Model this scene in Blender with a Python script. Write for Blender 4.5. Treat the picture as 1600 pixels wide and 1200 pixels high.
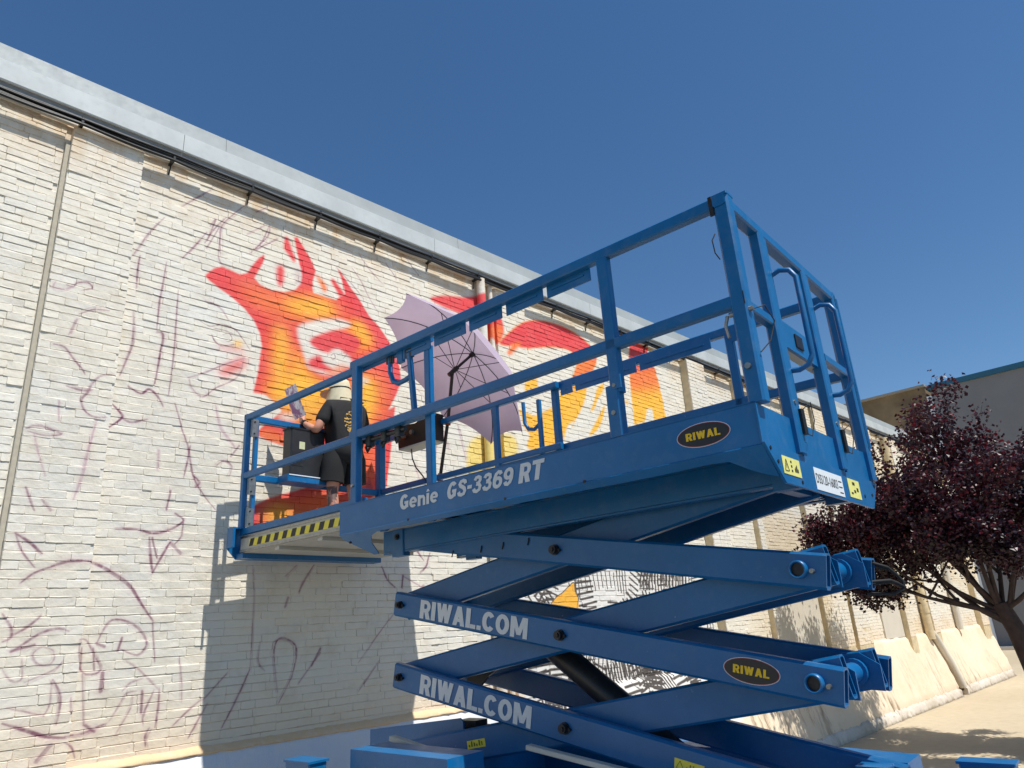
import bpy, bmesh, math, random
import numpy as np
from mathutils import Vector, Matrix

random.seed(7)
rng = np.random.default_rng(7)
R = math.radians
scene = bpy.context.scene
for o in list(bpy.data.objects):
    bpy.data.objects.remove(o, do_unlink=True)
COL = scene.collection

# ------------------------------------------------------------------ camera
YAW, PITCH, ROLL, FPX = R(44.141), R(19.071), R(-3.742), 1107.26
CAM = np.array([0.0, 0.0, 2.14])
_f = np.array([math.cos(PITCH) * math.cos(YAW), math.cos(PITCH) * math.sin(YAW), math.sin(PITCH)])
_r0 = np.array([math.sin(YAW), -math.cos(YAW), 0.0])
_u0 = np.cross(_r0, _f)
_r = math.cos(ROLL) * _r0 + math.sin(ROLL) * _u0
_u = -math.sin(ROLL) * _r0 + math.cos(ROLL) * _u0
cam = bpy.data.cameras.new('camera')
cam.sensor_width = 36.0
cam.sensor_fit = 'HORIZONTAL'
cam.lens = 36.0 * FPX / 1600.0
cam.clip_start, cam.clip_end = 0.05, 3000.0
camo = bpy.data.objects.new('camera', cam)
COL.objects.link(camo)
camo.matrix_world = Matrix(((_r[0], _u[0], -_f[0], CAM[0]), (_r[1], _u[1], -_f[1], CAM[1]),
                            (_r[2], _u[2], -_f[2], CAM[2]), (0, 0, 0, 1)))
scene.camera = camo

# ------------------------------------------------------------------ sky, sun, exposure
SUN_DIR = Vector((-0.035, 0.468, -0.883)).normalized()      # the way the light travels
SUN_EL = math.asin(-SUN_DIR.z)
SUN_ROT = math.atan2(-SUN_DIR.x, -SUN_DIR.y)                # clockwise from +Y
world = bpy.data.worlds.new('World')
scene.world = world
world.use_nodes = True
wn = world.node_tree
bg = wn.nodes['Background']
sky = wn.nodes.new('ShaderNodeTexSky')
sky.sky_type = 'NISHITA'
sky.sun_disc = False
sky.sun_elevation = SUN_EL
sky.sun_rotation = SUN_ROT
sky.altitude = 0.0
sky.air_density = 1.0
sky.dust_density = 0.0
sky.ozone_density = 3.0
hs_ = wn.nodes.new('ShaderNodeHueSaturation')
hs_.inputs['Saturation'].default_value = 1.18
wn.links.new(sky.outputs[0], hs_.inputs['Color'])
wn.links.new(hs_.outputs[0], bg.inputs[0])
bg.inputs[1].default_value = 0.108
sun = bpy.data.lights.new('sun', 'SUN')
sun.energy = 5.0
sun.angle = R(0.53)
sun.color = (1.0, 0.965, 0.90)
suno = bpy.data.objects.new('sun', sun)
COL.objects.link(suno)
suno.rotation_euler = SUN_DIR.to_track_quat('-Z', 'Y').to_euler()
suno.location = (0, -20, 40)
scene.view_settings.view_transform = 'Standard'
scene.view_settings.look = 'None'
scene.view_settings.gamma = 1.0
scene.view_settings.use_curve_mapping = False
scene.view_settings.exposure = 0.08


# ------------------------------------------------------------------ helpers
def wall_at(px, py, Y):
    """photo pixel -> (x, z) on the plane y = Y"""
    px = np.asarray(px, float); py = np.asarray(py, float)
    d = _f[None] * FPX + (px[:, None] - 800) * _r[None] - (py[:, None] - 600) * _u[None]
    s = Y / d[:, 1]
    return np.stack([d[:, 0] * s, CAM[2] + d[:, 2] * s], 1)


def tag(o, label=None, cat=None, group=None, kind=None):
    if label: o['label'] = label
    if cat: o['category'] = cat
    if group: o['group'] = group
    if kind: o['kind'] = kind
    return o


def empty(name, loc=(0, 0, 0), rz=0.0):
    o = bpy.data.objects.new(name, None)
    o.empty_display_size = 0.2
    o.location = loc
    o.rotation_euler = (0, 0, rz)
    COL.objects.link(o)
    return o


def link_mesh(name, me, mat=None, parent=None, loc=(0, 0, 0)):
    o = bpy.data.objects.new(name, me)
    COL.objects.link(o)
    if mat is not None and not me.materials:
        me.materials.append(mat)
    o.location = loc
    if parent is not None:
        o.parent = parent
    return o


def V3(*a): return np.array(a, float)


class MB:
    """collects shapes that make up one part"""
    def __init__(s):
        s.v, s.f, s.sm = [], [], []

    def add(s, vs, fs, smooth=False):
        n = len(s.v)
        s.v += [tuple(map(float, p)) for p in vs]
        s.f += [tuple(i + n for i in f) for f in fs]
        s.sm += [smooth] * len(fs)
        return s

    def prism(s, prof, p0, p1, up=(0, 0, 1), smooth=False, caps=True, scale1=1.0):
        p0, p1 = V3(*p0), V3(*p1)
        d = p1 - p0; d /= np.linalg.norm(d)
        up = V3(*up)
        a = np.cross(d, up)
        if np.linalg.norm(a) < 1e-6:
            a = np.cross(d, V3(0, 1, 0))
        a /= np.linalg.norm(a)
        b = np.cross(a, d)
        n = len(prof)
        vs = [p0 + a * q[0] + b * q[1] for q in prof] + [p1 + (a * q[0] + b * q[1]) * scale1 for q in prof]
        fs = [(i, (i + 1) % n, n + (i + 1) % n, n + i) for i in range(n)]
        s.add(vs, fs, smooth)
        if caps:
            s.add(vs, [tuple(range(n))[::-1], tuple(range(n, 2 * n))])
        return s

    def bar(s, p0, p1, w, h, up=(0, 0, 1), ch=None):
        """box-section bar, w across, h along 'up', chamfered edges"""
        c = min(w, h) * 0.14 if ch is None else ch
        w, h = w / 2, h / 2
        return s.prism([(-w + c, -h), (w - c, -h), (w, -h + c), (w, h - c), (w - c, h), (-w + c, h), (-w, h - c), (-w, -h + c)], p0, p1, up)

    def hollow(s, p0, p1, w, h, t=0.008, up=(0, 0, 1)):
        p0, p1 = V3(*p0), V3(*p1)
        d = p1 - p0; d /= np.linalg.norm(d)
        a = np.cross(d, V3(*up)); a /= np.linalg.norm(a); b = np.cross(a, d)
        c = 0.012
        def ring(p, w, h, c):
            return [p + a * x + b * y for x, y in [(-w + c, -h), (w - c, -h), (w, -h + c), (w, h - c), (w - c, h), (-w + c, h), (-w, h - c), (-w, -h + c)]]
        o0, o1 = ring(p0, w / 2, h / 2, c), ring(p1, w / 2, h / 2, c)
        i0, i1 = ring(p0, w / 2 - t, h / 2 - t, c * .6), ring(p1, w / 2 - t, h / 2 - t, c * .6)
        vs = o0 + o1 + i0 + i1
        fs = []
        for i in range(8):
            j = (i + 1) % 8
            fs += [(i, j, 8 + j, 8 + i), (16 + j, 16 + i, 24 + i, 24 + j), (j, i, 16 + i, 16 + j), (8 + i, 8 + j, 24 + j, 24 + i)]
        return s.add(vs, fs)

    def box(s, x0, x1, y0, y1, z0, z1, ch=0.004):
        return s.bar(((x0 + x1) / 2, (y0 + y1) / 2, z0), ((x0 + x1) / 2, (y0 + y1) / 2, z1), abs(x1 - x0), abs(y1 - y0), up=(0, 1, 0), ch=min(ch, abs(x1 - x0) * .3, abs(y1 - y0) * .3))

    def tube(s, pts, r, n=8, caps=True, smooth=True):
        pts = [V3(*p) for p in pts]
        rs = r if isinstance(r, (list, tuple)) else [r] * len(pts)
        prev = None
        vs = []
        for i, p in enumerate(pts):
            d = pts[min(i + 1, len(pts) - 1)] - pts[max(i - 1, 0)]
            d /= (np.linalg.norm(d) + 1e-9)
            if prev is None:
                prev = np.cross(d, V3(0, 0, 1))
                if np.linalg.norm(prev) < 1e-3: prev = V3(1, 0, 0)
            a = prev - d * (prev @ d); a /= (np.linalg.norm(a) + 1e-9); b = np.cross(d, a)
            prev = a
            vs += [p + (a * math.cos(2 * math.pi * k / n) + b * math.sin(2 * math.pi * k / n)) * rs[i] for k in range(n)]
        fs = []
        for i in range(len(pts) - 1):
            for k in range(n):
                fs.append((i * n + k, i * n + (k + 1) % n, (i + 1) * n + (k + 1) % n, (i + 1) * n + k))
        s.add(vs, fs, smooth)
        if caps:
            m = (len(pts) - 1) * n
            s.add(vs, [tuple(range(n))[::-1], tuple(range(m, m + n))])
        return s

    def cyl(s, p0, p1, r, n=16, r1=None):
        s.tube([p0, p1], [r, r if r1 is None else r1], n)
        return s

    def plate(s, pts, th, o, ax, ay):
        """polygon pts in frame (o; ax, ay) extruded by th along ax x ay"""
        o, ax, ay = V3(*o), V3(*ax), V3(*ay)
        nz = np.cross(ax, ay)
        n = len(pts)
        vs = [o + ax * p[0] + ay * p[1] for p in pts] + [o + ax * p[0] + ay * p[1] + nz * th for p in pts]
        fs = [tuple(range(n))[::-1], tuple(range(n, 2 * n))] + [(i, (i + 1) % n, n + (i + 1) % n, n + i) for i in range(n)]
        return s.add(vs, fs)

    def mesh(s, name):
        me = bpy.data.meshes.new(name)
        me.from_pydata(s.v, [], s.f)
        me.polygons.foreach_set('use_smooth', s.sm)
        bm = bmesh.new(); bm.from_mesh(me)
        bmesh.ops.recalc_face_normals(bm, faces=bm.faces)
        bm.to_mesh(me); bm.free()
        me.update()
        return me

    def build(s, name, mat, parent=None, loc=(0, 0, 0)):
        return link_mesh(name, s.mesh(name), mat, parent, loc)


def arc(c, r, a0, a1, n, ax, ay):
    c, ax, ay = V3(*c), V3(*ax), V3(*ay)
    return [c + r * (ax * math.cos(a0 + (a1 - a0) * k / (n - 1)) + ay * math.sin(a0 + (a1 - a0) * k / (n - 1))) for k in range(n)]


def text_obj(txt, o, ax, ay, w, h, mat, parent, name='lettering', bold=0.0, th=0.0015, shear=0.0):
    """flat lettering filling a w x h box whose lower left corner is o"""
    cu = bpy.data.curves.new('t', 'FONT')
    cu.body = txt
    cu.offset = bold
    cu.shear = shear
    cu.space_character = 1.0 + bold * 1.6
    cu.resolution_u = 4
    t = bpy.data.objects.new('t', cu)
    COL.objects.link(t)
    bpy.context.view_layer.update()
    me = bpy.data.meshes.new_from_object(t.evaluated_get(bpy.context.evaluated_depsgraph_get()))
    bpy.data.objects.remove(t)
    bpy.data.curves.remove(cu)
    n = len(me.vertices)
    co = np.empty(n * 3); me.vertices.foreach_get('co', co); co = co.reshape(-1, 3)
    lo, hi = co.min(0), co.max(0)
    u = (co[:, 0] - lo[0]) / (hi[0] - lo[0]) * w
    v = (co[:, 1] - lo[1]) / (hi[1] - lo[1]) * h
    o, ax, ay = V3(*o), V3(*ax), V3(*ay)
    nz = np.cross(ax, ay)
    out = o + u[:, None] * ax + v[:, None] * ay + nz * th
    me.vertices.foreach_set('co', out.ravel())
    me.materials.clear()
    me.update()
    return link_mesh(name, me, mat, parent)


# heavy block lettering, drawn as strokes: b = bar, d = diagonal, p = curved stroke
def _ell(cx, cy, rx, ry, a0, a1, n=18): return [(cx + rx * math.cos(R(a0 + (a1 - a0) * k / n)), cy + ry * math.sin(R(a0 + (a1 - a0) * k / n))) for k in range(n + 1)]


GL = {
    'I': (.24, [('b', 0, 0, .24, 1)]),
    'R': (.64, [('b', 0, 0, .24, 1), ('p', .20, [(.22, .90), (.36, .90)] + _ell(.36, .675, .16, .225, 80, -80, 10) + [(.36, .45), (.22, .45)]), ('d', .38, .44, .52, 0, .25)]),
    'W': (.90, [('d', .11, 1, .28, 0, .22), ('d', .28, 0, .45, 1, .20), ('d', .45, 1, .62, 0, .20), ('d', .62, 0, .79, 1, .22)]),
    'A': (.68, [('d', .12, 0, .34, 1, .23), ('d', .34, 1, .56, 0, .23), ('b', .2, .2, .48, .37)]),
    'L': (.54, [('b', 0, 0, .24, 1), ('b', .24, 0, .53, .21)]),
    '.': (.22, [('b', 0, 0, .22, .22)]),
    'C': (.64, [('p', .22, _ell(.33, .5, .22, .39, 38, 322))]),
    'O': (.68, [('p', .22, _ell(.34, .5, .23, .39, 0, 360))]),
    'M': (.82, [('b', 0, 0, .21, 1), ('b', .61, 0, .82, 1), ('d', .15, 1, .41, .14, .20), ('d', .67, 1, .41, .14, .20)]),
    'G': (.66, [('p', .22, _ell(.33, .5, .22, .39, 42, 335)), ('b', .34, .36, .64, .53), ('b', .47, .10, .64, .36)]),
    'S': (.62, [('p', .21, [(.52, .70), (.47, .85), (.33, .90), (.18, .86), (.13, .74), (.20, .62), (.34, .54), (.47, .45), (.53, .30), (.48, .15), (.33, .10), (.17, .15), (.11, .30)])]),
    '-': (.30, [('b', 0, .35, .30, .55)]),
    '3': (.60, [('p', .20, [(.12, .74), (.18, .87), (.32, .90), (.45, .84), (.47, .70), (.40, .57), (.24, .53)]), ('p', .20, [(.24, .52), (.42, .49), (.51, .36), (.48, .18), (.33, .10), (.17, .14), (.10, .28)])]),
    '6': (.62, [('p', .20, _ell(.32, .33, .20, .23, 0, 360)), ('p', .20, [(.50, .74), (.44, .87), (.32, .90), (.19, .80), (.125, .60), (.12, .36)])]),
    '9': (.62, [('p', .20, _ell(.30, .67, .20, .23, 0, 360)), ('p', .20, [(.12, .26), (.18, .13), (.30, .10), (.43, .20), (.495, .40), (.50, .64)])]),
    'T': (.62, [('b', 0, .79, .62, 1), ('b', .19, 0, .43, .79)]),
    'e': (.56, [('p', .18, _ell(.28, .35, .19, .26, 0, 315)), ('b', .12, .29, .52, .42)]),
    'n': (.56, [('b', 0, 0, .20, .70), ('p', .18, [(.18, .50), (.27, .59), (.38, .58), (.455, .44), (.46, .0)])]),
    'i': (.22, [('b', .01, 0, .21, .70), ('d', .04, .80, .11, .96, .10), ('d', .11, .96, .18, .80, .10)]),
    ' ': (.22, []),
}


def letters(txt, o, ax, ay, w, h, mat, parent, shear=0.0, th=.002, gap=.085, name='lettering'):
    tot = sum(GL[c][0] for c in txt) + gap * (len(txt) - 1)
    o, ax, ay = V3(*o), V3(*ax), V3(*ay)
    nz = np.cross(ax, ay)
    kx = w / (tot + shear)
    m = MB()
    cx, idx = 0.0, 0
    def P(p, z): return o + ax * ((p[0] + cx + p[1] * shear) * kx) + ay * (p[1] * h) + nz * z
    for c in txt:
        for g in GL[c][1]:
            z = th + .00035 * (idx % 4); idx += 1
            if g[0] == 'b':
                m.add([P(q, z) for q in ((g[1], g[2]), (g[3], g[2]), (g[3], g[4]), (g[1], g[4]))], [(0, 1, 2, 3)])
            elif g[0] == 'd':
                _, x0, y0, x1, y1, wx = g
                m.add([P(q, z) for q in ((x0 - wx / 2, y0), (x0 + wx / 2, y0), (x1 + wx / 2, y1), (x1 - wx / 2, y1))], [(0, 1, 2, 3)])
            else:
                t, pts = g[1] / 2, [np.array(q) for q in g[2]]
                n = len(pts); vs = []
                closed = np.hypot(*(pts[0] - pts[-1])) < 1e-6
                for i, p in enumerate(pts):
                    a = pts[(i - 1) if i else (-2 if closed else 0)]
                    b = pts[(i + 1) if i < n - 1 else (1 if closed else n - 1)]
                    d = (b - a) / (np.hypot(*(b - a)) + 1e-9)
                    nn = np.array([-d[1], d[0]]) * t
                    vs += [P(p + nn, z), P(p - nn, z)]
                m.add(vs, [(2 * i, 2 * i + 1, 2 * i + 3, 2 * i + 2) for i in range(n - 1)])
        cx += GL[c][0] + gap
    return m.build(name, mat, parent)


def ellipse(a, b, n=40): return [(a * math.cos(2 * math.pi * k / n), b * math.sin(2 * math.pi * k / n)) for k in range(n)]


# ------------------------------------------------------------------ materials
def srgb(r, g, b):
    f = lambda c: (c / 255 / 12.92) if c / 255 <= .04045 else ((c / 255 + .055) / 1.055) ** 2.4
    return (f(r), f(g), f(b), 1.0)


class NT:
    def __init__(s, name):
        s.m = bpy.data.materials.new(name); s.m.use_nodes = True
        s.t = s.m.node_tree; s.b = s.t.nodes['Principled BSDF']
        s.out = s.t.nodes['Material Output']
    def n(s, t, **k):
        x = s.t.nodes.new('ShaderNode' + t)
        for a, v in k.items():
            if a.startswith('i_'): x.inputs[a[2:].replace('_', ' ')].default_value = v
            else: setattr(x, a, v)
        return x
    def l(s, a, b): s.t.links.new(a, b)
    def noise(s, vec, scale, detail=4, rough=.55):
        x = s.n('TexNoise'); x.inputs['Scale'].default_value = scale; x.inputs['Detail'].default_value = detail
        x.inputs['Roughness'].default_value = rough
        if vec is not None: s.l(vec, x.inputs['Vector'])
        return x.outputs['Fac']
    def ramp(s, fac, stops):
        x = s.n('ValToRGB'); e = x.color_ramp.elements
        while len(e) < len(stops): e.new(0.5)
        for el, (p, c) in zip(e, stops):
            el.position = p; el.color = c if len(c) == 4 else (*c, 1)
        s.l(fac, x.inputs[0]); return x.outputs[0]
    def mix(s, fac, a, b, mode='MIX'):
        x = s.n('MixRGB', blend_type=mode)
        for i, q in enumerate((fac, a, b)):
            if hasattr(q, 'is_output'): s.l(q, x.inputs[i])
            else: x.inputs[i].default_value = q
        return x.outputs[0]
    def math(s, op, a, b=None, c=None, clamp=False):
        x = s.n('Math', operation=op, use_clamp=clamp)
        for i, q in enumerate((a, b, c)):
            if q is None: continue
            if hasattr(q, 'is_output'): s.l(q, x.inputs[i])
            else: x.inputs[i].default_value = q
        return x.outputs[0]
    def bump(s, h, strength=.3, dist=.01):
        x = s.n('Bump'); x.inputs['Strength'].default_value = strength; x.inputs['Distance'].default_value = dist
        s.l(h, x.inputs['Height']); s.l(x.outputs[0], s.b.inputs['Normal'])
    def col(s, c):
        if hasattr(c, 'is_output'): s.l(c, s.b.inputs['Base Color'])
        else: s.b.inputs['Base Color'].default_value = c
    def set(s, **k):
        for a, v in k.items():
            q = s.b.inputs[a.replace('_', ' ')]
            if hasattr(v, 'is_output'): s.l(v, q)
            else: q.default_value = v
        return s


BW = (0, 0, 0, 1), (1, 1, 1, 1)


def paint(name, c, rough=.35, wear=.25, coat=.0, scratch=True, metallic=0.0):
    """worn machine paint: scuffs, dust and faint blotches"""
    q = NT(name)
    tc = q.n('TexCoord').outputs['Object']
    a = q.noise(tc, 3.0, 5)
    b = q.noise(tc, 38.0, 4, .7)
    d = q.noise(tc, 14.0, 6, .65)
    base = q.mix(q.ramp(a, [(.35, BW[0]), (.7, BW[1])]), c, tuple(min(1, v * 1.18 + .004) for v in c[:3]) + (1,))
    dust = q.math('MULTIPLY', q.ramp(d, [(.5, BW[0]), (.8, BW[1])]), wear)
    base = q.mix(dust, base, srgb(150, 155, 155))
    if scratch:
        sc = q.ramp(b, [(.70, BW[0]), (.73, BW[1])])
        sc = q.math('MULTIPLY', sc, q.ramp(q.noise(tc, 2.2, 2), [(.5, BW[0]), (.62, BW[1])]))
        base = q.mix(q.math('MULTIPLY', sc, .7), base, srgb(190, 200, 205))
    q.col(base)
    r = q.n('MapRange'); r.inputs[3].default_value = rough * .75; r.inputs[4].default_value = rough * 1.5
    q.l(d, r.inputs[0])
    q.set(Roughness=r.outputs[0], Metallic=metallic)
    q.set(Coat_Weight=coat)
    q.bump(b, .04, .002)
    return q.m


def plain(name, c, rough=.6, metallic=0.0, var=.12, scale=20.0):
    q = NT(name)
    tc = q.n('TexCoord').outputs['Object']
    a = q.noise(tc, scale, 5)
    q.col(q.mix(q.ramp(a, [(.3, BW[0]), (.7, BW[1])]), tuple(v * (1 - var) for v in c[:3]) + (1,), tuple(min(1, v * (1 + var)) for v in c[:3]) + (1,)))
    q.set(Roughness=rough, Metallic=metallic)
    q.bump(a, .08, .003)
    return q.m


BLUE = srgb(0, 94, 148)
M = {}
M['blue'] = paint('blue_machine_paint', BLUE, .34, .12)
M['blue_arm'] = paint('blue_arm_paint', srgb(0, 88, 140), .36, .10)
M['white_print'] = plain('white_decal', srgb(206, 210, 212), .5, 0, .05, 60)
M['black'] = plain('black_plastic', (.006, .006, .0065, 1), .45, 0, .2)
M['black_steel'] = paint('black_painted_steel', (.010, .011, .013, 1), .38, .08, scratch=False)
M['rubber'] = plain('black_rubber', (.014, .014, .014, 1), .75, 0, .3)
M['steel'] = plain('zinc_steel', srgb(150, 150, 146), .38, .85, .2, 40)
M['dark_steel'] = plain('dark_bolt_steel', (.03, .03, .033, 1), .4, .6, .3, 60)
M['grey_under'] = paint('pale_deck_sheet', srgb(178, 176, 166), .5, .3)
M['deck'] = plain('aluminium_deck', srgb(120, 122, 122), .5, .6, .25, 30)
M['yellow'] = plain('yellow_sticker', srgb(232, 214, 70), .5, 0, .05, 30)
M['pale_yellow'] = plain('faded_yellow_sticker', srgb(226, 222, 130), .55, 0, .08, 30)
M['badge_black'] = plain('black_decal', (.015, .013, .016, 1), .4, 0, .1)
M['badge_red'] = plain('dark_red_decal', srgb(150, 40, 50), .45, 0, .1)
M['gold'] = plain('golden_yellow_decal', srgb(235, 190, 20), .5, 0, .06, 50)
M['sticker_white'] = plain('white_sticker', srgb(222, 228, 232), .5, 0, .04, 30)
M['ink'] = plain('black_ink', (.02, .02, .02, 1), .6, 0, .1)
M['rust'] = plain('rusty_clamp', srgb(150, 78, 46), .75, .2, .35, 60)

# ------------------------------------------------------------------ the painted wall: what is painted where
# outlines were read off the photograph and carried onto the wall plane
WALL_Y = 5.95
PIL_Y = 5.89
MX0, MX1, MZ0, MZ1, MRES = 0.0, 12.4, 0.5, 6.9, 0.006
MW, MH = int((MX1 - MX0) / MRES), int((MZ1 - MZ0) / MRES)
mur = np.zeros((MH, MW, 4), np.float32)         # linear colour + how much paint covers


def zf(x0, y0, k):
    def g(s):
        a = np.array([[float(t) for t in p.split(',')] for p in s.split()])
        return np.stack([x0 + a[:, 0] * k, y0 + a[:, 1] * k], 1)
    return g


z1, z2, z3 = zf(0, 0, 1 / 3), zf(0, 400, 1 / 3), zf(0, 800, 1 / 3)
z4, z5, z6, z9, z0 = zf(280, 350, .266667), zf(640, 440, .266667), zf(340, 560, .275), zf(560, 840, .3), zf(0, 0, 1)


def to_tex(p):
    w = wall_at(p[:, 0], p[:, 1], WALL_Y)
    return np.stack([(w[:, 0] - MX0) / MRES, (w[:, 1] - MZ0) / MRES], 1)


def smooth_closed(p, n=6, closed=True):
    out = []
    m = len(p)
    rngi = range(m) if closed else range(m - 1)
    for i in rngi:
        if closed: a, b, c, d = p[i - 1], p[i], p[(i + 1) % m], p[(i + 2) % m]
        else: a, b, c, d = p[max(i - 1, 0)], p[i], p[i + 1], p[min(i + 2, m - 1)]
        for k in range(n):
            t = k / n
            out.append(.5 * ((2 * b) + (c - a) * t + (2 * a - 5 * b + 4 * c - d) * t * t + (3 * b - a - 3 * c + d) * t ** 3))
    if not closed: out.append(p[-1])
    return np.array(out)


def box_blur(a, r):
    for ax in (0, 1):
        for _ in range(2):
            if r < 1: return a
            pad = [(0, 0), (0, 0)]; pad[ax] = (r + 1, r)
            c = np.cumsum(np.pad(a, pad, mode='edge'), axis=ax)
            hi = [slice(None)] * 2; lo = [slice(None)] * 2
            hi[ax] = slice(2 * r + 1, None); lo[ax] = slice(0, -(2 * r + 1))
            a = (c[tuple(hi)] - c[tuple(lo)]) / (2 * r + 1)
    return a


def fill(p, blur=2, smooth=True, tex=False):
    t = p if tex else to_tex(p)
    if smooth: t = smooth_closed(t, 5)
    m = blur * 2 + 3
    x0, x1 = int(max(0, t[:, 0].min() - m)), int(min(MW, t[:, 0].max() + m))
    y0, y1 = int(max(0, t[:, 1].min() - m)), int(min(MH, t[:, 1].max() + m))
    if x1 <= x0 or y1 <= y0: return None
    X, Y = np.meshgrid(np.arange(x0, x1) + .5, np.arange(y0, y1) + .5)
    ins = np.zeros(X.shape, bool)
    for i in range(len(t)):
        a, b = t[i - 1], t[i]
        if a[1] == b[1]: continue
        ins ^= ((a[1] > Y) != (b[1] > Y)) & (X < (b[0] - a[0]) * (Y - a[1]) / (b[1] - a[1]) + a[0])
    return (x0, x1, y0, y1, box_blur(ins.astype(np.float32), blur))


def put(reg, col, alpha=1.0, mask=None):
    if reg is None: return
    x0, x1, y0, y1, a = reg
    a = (a * alpha)[..., None]
    if mask is not None: a = a * mask[y0:y1, x0:x1, None]
    t = mur[y0:y1, x0:x1]
    na = t[..., 3:4] + a * (1 - t[..., 3:4])
    c = np.array(col[:3], np.float32)
    t[..., :3] = np.where(na > 1e-5, (c * a + t[..., :3] * t[..., 3:4] * (1 - a)) / np.maximum(na, 1e-5), c)
    t[..., 3:4] = na


def shape(p, col, blur=1, alpha=1.0, mask=None, smooth=True):
    reg = fill(p, blur, smooth)
    put(reg, col, alpha, mask)
    return reg


def stroke(p, col, w=.012, alpha=.75, soft=1.2, tex=False, taper=True, smooth=True, halo=False):
    if halo:
        k_ = rng.normal(0, 1.6, (1, 2)) + rng.normal(0, .8, p.shape)
        stroke(p + k_, col, w * .55, alpha * .6, soft, tex, taper, smooth, False)
        stroke(p, srgb(188, 110, 148), w * 2.8, .13, 2.2, tex, taper, smooth, False)
    t = p if tex else to_tex(p)
    if smooth and len(t) > 2: t = smooth_closed(t, 5, False)
    wp = w * .44 / MRES
    m = wp * 2 + 3
    x0, x1 = int(max(0, t[:, 0].min() - m)), int(min(MW, t[:, 0].max() + m))
    y0, y1 = int(max(0, t[:, 1].min() - m)), int(min(MH, t[:, 1].max() + m))
    if x1 <= x0 or y1 <= y0: return
    X, Y = np.meshgrid(np.arange(x0, x1) + .5, np.arange(y0, y1) + .5)
    a = np.zeros(X.shape, np.float32)
    n = len(t) - 1
    for i in range(n):
        p0, p1 = t[i], t[i + 1]
        d = p1 - p0
        L2 = (d ** 2).sum() + 1e-6
        s = np.clip(((X - p0[0]) * d[0] + (Y - p0[1]) * d[1]) / L2, 0, 1)
        q = np.hypot(X - p0[0] - s * d[0], Y - p0[1] - s * d[1])
        ww = wp * ((.55 + .9 * math.sin(math.pi * (i + .5) / n)) if taper else 1.0)
        a = np.maximum(a, np.clip((ww - q) / (soft * max(1, wp * .7)) + .5, 0, 1) * (rng.uniform(.45, 1) if taper else 1))
    put((x0, x1, y0, y1, a), col, min(1, alpha * 1.25))


RED, DRED, ORG, YEL = srgb(226, 38, 52), srgb(168, 22, 46), srgb(240, 112, 22), srgb(246, 184, 16)
WHT, MAUVE, PALE = srgb(226, 220, 206), srgb(104, 28, 72), srgb(158, 100, 130)


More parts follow.
